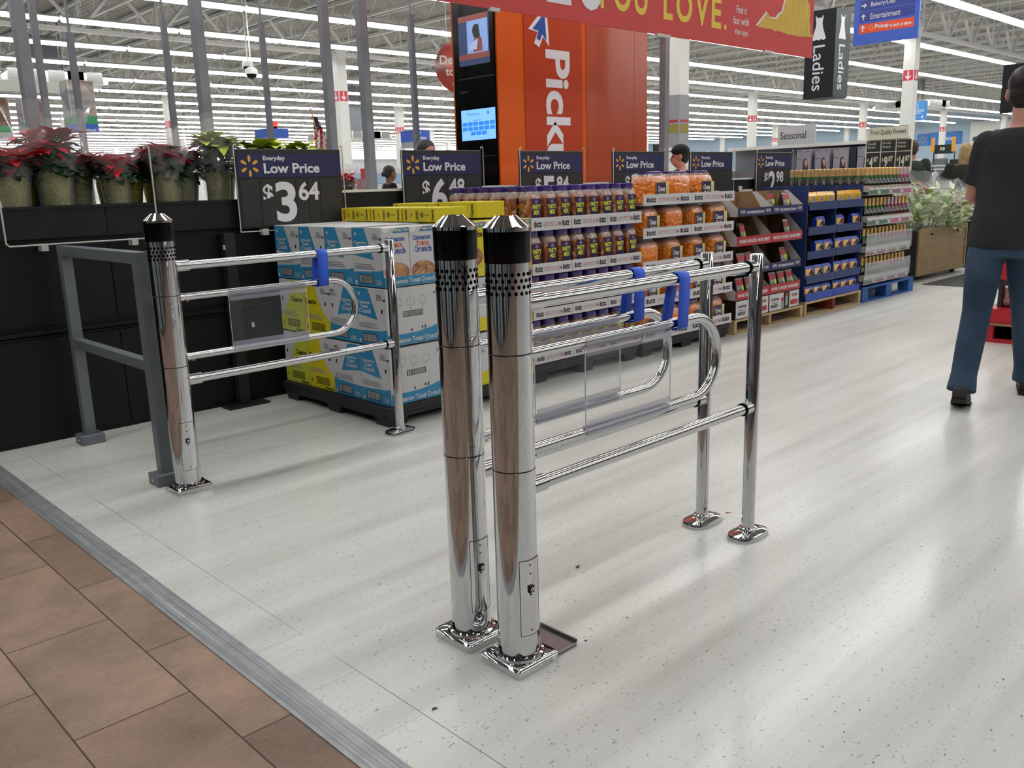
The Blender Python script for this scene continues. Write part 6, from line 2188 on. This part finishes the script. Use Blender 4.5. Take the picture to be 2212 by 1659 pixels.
def person(x, y, az, H, label, shirt, pants, skin, hair, pose, hairstyle='short', vox=0.012, sleeves='short', cap=None, girth=1.0, z0=0.0):
    """local frame: +Y forward, +X to the right of the body"""
    r = root('person', label, 'person', (x, y, z0), az)
    s = H / 1.75
    V = lambda a: Vector(a) * s
    p = dict(hipL=(-.085, 0, .93), hipR=(.085, 0, .93), kneeL=(-.10, .03, .50), kneeR=(.10, .03, .50), ankL=(-.11, -.02, .09), ankR=(.11, -.02, .09),
             shL=(-.185, 0, 1.43), shR=(.185, 0, 1.43), elL=(-.24, -.03, 1.14), elR=(.24, -.03, 1.14), wrL=(-.22, .10, .90), wrR=(.22, .10, .90),
             neck=(0, .0, 1.48), head=(0, .025, 1.63), chest=(0, 0, 1.28), waist=(0, 0, 1.05), turn=0.0)
    p.update(pose)
    J = {k: V(v) for k, v in p.items() if isinstance(v, tuple)}
    g = girth
    # body: one continuous skin surface
    b = MB()
    w, c, n = J['waist'], J['chest'], J['neck']
    tor = [(w.x, w.y, .90 * s, .155 * g * s, .115 * g * s), (w.x, w.y, 1.0 * s, .145 * g * s, .105 * g * s), (w.x, w.y, 1.1 * s, .138 * g * s, .10 * g * s), (c.x, c.y, 1.25 * s, .155 * g * s, .11 * g * s),
           (c.x, c.y, 1.36 * s, .17 * g * s, .105 * g * s), (n.x, n.y - .005 * s, 1.43 * s, .15 * g * s, .08 * s), (n.x, n.y, 1.48 * s, .06 * s, .06 * s)]
    b.rings(tor, 20)
    limb(b, [n - V((0, 0, .04)), n, J['head'] - V((0, .025, .06))], [.058 * s, .053 * s, .052 * s])
    hd = J['head']
    tn = p['turn']
    ct, st = math.cos(tn), math.sin(tn)

    def hp(a, bb, cc):
        return hd + V((a * ct - bb * st, a * st + bb * ct, cc))
    hm_ = MB()
    b.ball(hp(0, -.008, .035), .076 * s, .092 * s, .092 * s, 20)
    b.ball(hp(0, .022, -.045), .054 * s, .066 * s, .07 * s, 16)
    limb(b, [hp(0, .092, .005), hp(0, .108, -.022)], [.010 * s, .014 * s], 8)
    limb(b, [hp(-.022, .085, -.055), hp(0, .092, -.055), hp(.022, .085, -.055)], [.008 * s, .010 * s, .008 * s], 8)
    for q in (-1, 1):
        limb(b, [hp(q * .079, -.01, .02), hp(q * .082, -.012, -.012), hp(q * .076, -.004, -.03)], [.014 * s, .013 * s, .008 * s], 8)
    for q in 'LR':
        sg = -1 if q == 'L' else 1
        limb(b, [J['hip' + q], J['knee' + q], J['ank' + q]], [.082 * g * s, .055 * s, .038 * s])
        limb(b, [J['knee' + q] * .6 + J['ank' + q] * .4 + V((0, -.012, 0)), J['ank' + q]], [.055 * s, .036 * s])
        limb(b, [J['ank' + q] + V((0, -.03, -.045)), J['ank' + q] + V((0, .13, -.06))], [.033 * s, .028 * s])
        limb(b, [J['sh' + q], J['el' + q], J['wr' + q]], [.052 * g * s, .040 * s, .027 * s])
        limb(b, [J['el' + q], J['el' + q] * .65 + J['wr' + q] * .35, J['wr' + q]], [.040 * s, .041 * s, .027 * s])
        fw = (J['wr' + q] - J['el' + q]).normalized()
        sd = Vector((-sg, 0, 0.2)) - fw * Vector((-sg, 0, 0.2)).dot(fw)
        pn = fw.cross(sd.normalized()) * (1 if sg > 0 else -1)
        if pn.y < 0 and abs(fw.z) > .6: pn = -pn
        hand(b, J['wr' + q], fw, sd, pn, s)
    body = skinned('body', b, skin, r, vox, 4)
    # eyes
    e = MB()
    for q in (-1, 1):
        e.ball(hp(q * .031, .078, .012), .011 * s, n=8)
    ob('eyes', e, mat('eye_dark', '#1e1512', 0.2), r)
    # hair
    h = MB()
    if hairstyle == 'short':
        h.ball(hp(0, -.022, .055), .085 * s, .098 * s, .090 * s, 20)
        h.ball(hp(0, -.045, .0), .078 * s, .070 * s, .075 * s, 16)
        h.ball(hp(0, -.048, -.03), .064 * s, .054 * s, .055 * s, 14)
    elif hairstyle == 'long':
        h.ball(hp(0, -.02, .05), .092 * s, .105 * s, .098 * s, 20)
        h.ball(hp(0, -.05, -.03), .10 * s, .075 * s, .12 * s, 16)
        h.ball(hp(0, -.055, -.11), .095 * s, .055 * s, .11 * s, 14)
    else:
        h.ball(hp(0, -.024, .05), .086 * s, .10 * s, .088 * s, 20)
        h.ball(hp(0, -.13, .0), .040 * s, .038 * s, .042 * s, 12)
        h.ball(hp(0, -.06, .0), .072 * s, .06 * s, .06 * s, 12)
    hm = hair
    skinned('hair', h, hm, r, max(vox, .009), 5)
    if cap:
        k = MB().ball(hp(0, -.012, .075), .094 * s, .108 * s, .078 * s, 20)
        k.hull([tuple(hp(a, bb, cc)) for a, bb, cc in ((-.07, .07, .072), (.07, .07, .072), (-.055, .165, .055), (.055, .165, .055), (-.07, .07, .082), (.07, .07, .082), (-.055, .165, .062), (.055, .165, .062))])
        ob('cap', k, cap, r, smooth=50)
    # shirt
    t_ = MB()
    e_ = .018 * s
    t_.rings([(w.x, w.y, .85 * s, .188 * g * s, .142 * g * s), (w.x, w.y, .97 * s, .178 * g * s, .134 * g * s), (w.x, w.y, 1.08 * s, .162 * g * s, .124 * g * s), (c.x, c.y, 1.24 * s, .178 * g * s, .130 * g * s),
              (c.x, c.y, 1.35 * s, .190 * g * s, .125 * g * s), (n.x, n.y - .005 * s, 1.435 * s, .165 * g * s, .098 * s), (n.x, n.y, 1.475 * s, .085 * s, .075 * s)], 24)
    for q in 'LR':
        a_, e2, w2 = J['sh' + q], J['el' + q], J['wr' + q]
        if sleeves == 'short':
            en = a_ * .22 + e2 * .78
            limb(t_, [a_ + V((0.005 if q == 'L' else -0.005, 0, .0)), a_ * .5 + en * .5], [.066 * g * s, .062 * g * s])
            t_.tube([a_ * .5 + en * .5, en], [.060 * g * s, .064 * g * s], 16)
        else:
            limb(t_, [a_, e2, w2], [.070 * g * s, .058 * g * s, .040 * s])
    skinned('shirt' if sleeves == 'short' else 'jacket', t_, shirt, r, max(vox, .010), 5)
    # trousers
    j = MB()
    j.rings([(w.x, w.y, .80 * s, .165 * g * s, .125 * g * s), (w.x, w.y, .90 * s, .165 * g * s, .125 * g * s), (w.x, w.y, 1.0 * s, .150 * g * s, .115 * g * s)], 22)
    for q in 'LR':
        hp_, kn, an = J['hip' + q], J['knee' + q], J['ank' + q]
        limb(j, [hp_, hp_ * .5 + kn * .5, kn], [.090 * g * s, .088 * g * s, .074 * s])
        lo = an + (kn - an) * 0.02
        j.tube([kn, kn * .5 + lo * .5 + V((0, -.008, 0)), lo * .85 + kn * .15, lo + V((0, -.005, -.03))], [.074 * s, .071 * s, .066 * s, .076 * s], 16)
    skinned('trousers', j, pants, r, max(vox, .010), 4)
    # shoes
    for q in 'LR':
        a_ = J['ank' + q]
        pit = p.get('pitch' + q, 0.0)
        k = MB()
        cp, sp_ = math.cos(pit), math.sin(pit)

        def fp_(u, v, wz):
            yy, zz = v * cp - wz * sp_, v * sp_ + wz * cp
            return tuple(a_ + V((u, yy, zz)))
        pts = [fp_(u * k_, v, wz) for v, k_, top in ((-.075, .034, -.005), (-.02, .040, .0), (.08, .046, -.03), (.15, .048, -.045), (.20, .030, -.055)) for u in (-1, 1) for wz in (-.072, top)]
        k.hull(pts)
        so = MB()
        so.hull([fp_(u * k_, v, wz) for v, k_ in ((-.085, .036), (.08, .050), (.16, .051), (.215, .030)) for u in (-1, 1) for wz in (-.088, -.070)])
        sho = skinned('shoe', k, p.get('shoe', mat('shoe_brown', '#1f1b1a', 0.6)), r, .010, 3)
        ob('sole', so, mat('shoe_sole', '#141313', 0.7), sho, smooth=30)
    return r


TEE = cloth_mat('tee_charcoal', '#2b2c30', '#34353a')
JEAN = cloth_mat('jeans_blue', '#2d3d50', '#475a70', 2.2)
HBLK = mat('hair_black', '#0e0c0c', 0.55)
person(5.56, 1.735, math.radians(-75), 1.86, 'man seen from behind walking away in a charcoal t-shirt and blue jeans', TEE, JEAN, SKIN, HBLK,
       dict(hipL=(-.035, -.01, .93), hipR=(.135, .01, .93), kneeL=(-.06, -.05, .50), kneeR=(.17, .14, .50), ankL=(-.09, -.27, .115), ankR=(.21, .24, .10), pitchL=-.28, pitchR=.06,
            elL=(-.135, .05, 1.13), wrL=(-.06, .27, 1.06), elR=(.315, .03, 1.15), wrR=(.23, .25, 1.12), waist=(.055, 0, 1.05), chest=(.065, .01, 1.28), neck=(.07, 0, 1.48),
            head=(.07, .045, 1.645), shL=(-.088, 0, 1.40), shR=(.228, 0, 1.40)),
       vox=.008, girth=1.06)
OLIVE = cloth_mat('jacket_olive', '#26271f', '#31322a')
HOOD = cloth_mat('hoodie_grey_green', '#2c3531', '#3a443e')
DARKP = cloth_mat('trousers_dark', '#1b1c20', '#26272b')
person(13.35, 4.66, math.radians(-70), 1.70, 'blonde woman seen from behind in a dark olive jacket beyond the flower cart', OLIVE, DARKP, SKIN, grainy('hair_blonde', '#8a6f48', '#b0946a', 10, 0.6, (4, 4, 1)), {},
       hairstyle='long', vox=.014, sleeves='long', girth=1.1)
person(13.9, 5.62, math.radians(-60), 1.80, 'person in a grey green hoodie beside the flower price board', HOOD, DARKP, SKIN, mat('hair_brown', '#3a2b22', 0.6), {}, vox=.014, sleeves='long', girth=1.1)
person(8.45, 5.98, math.radians(20), 1.70, 'person in black with a black cap between the price signs', cloth_mat('coat_black', '#121214', '#1a1a1c'), DARKP, SKIN, HBLK, {'turn': 0.3}, vox=.014, sleeves='long', cap=mat('cap_black', '#0d0d0f', 0.8))
person(7.95, 10.85, math.radians(-110), 1.66, 'woman cashier with dark hair in a bun behind the wall, in profile', cloth_mat('coat_black', '#121214', '#1a1a1c'), DARKP, SKIND, mat('hair_dark', '#1c1311', 0.5),
       {'turn': 0.3}, hairstyle='bun', vox=.010, sleeves='long')
person(4.99, 6.25, math.radians(180), 1.73, 'person behind the $6.48 sign with only the dark hair showing', HOOD, DARKP, SKIN, mat('hair_dark', '#1c1311', 0.5), {}, vox=.014, sleeves='long')

# ---- bits on the floor
for x, y, lb, c, k in ((2.154, 1.947, 'small dark crumpled leaf on the floor between gates and rails', '#4a4741', 1), (1.783, 1.584, 'tiny dark speck of debris beside the steel bracket', '#2a2826', .5),
                       (1.249, 1.646, 'small brown crumb on the floor near the metal strip', '#4f443a', .6), (2.96, 1.84, 'bit of orange paper beside the far end post foot', '#a8532a', .8)):
    R_ = random.Random(int(x * 1000))
    o = ob('floor_debris', MB().hull([(R_.uniform(-.018, .018) * k, R_.uniform(-.012, .012) * k, R_.uniform(0, .006) * k) for _ in range(7)] + [(0.01 * k, 0, 0), (-0.01 * k, 0, 0), (0, 0.01 * k, 0)]), mat('debris' + c[1:], c, 0.8), None, (x, y, 0.0), smooth=0)
    tag(o, lb, 'debris')
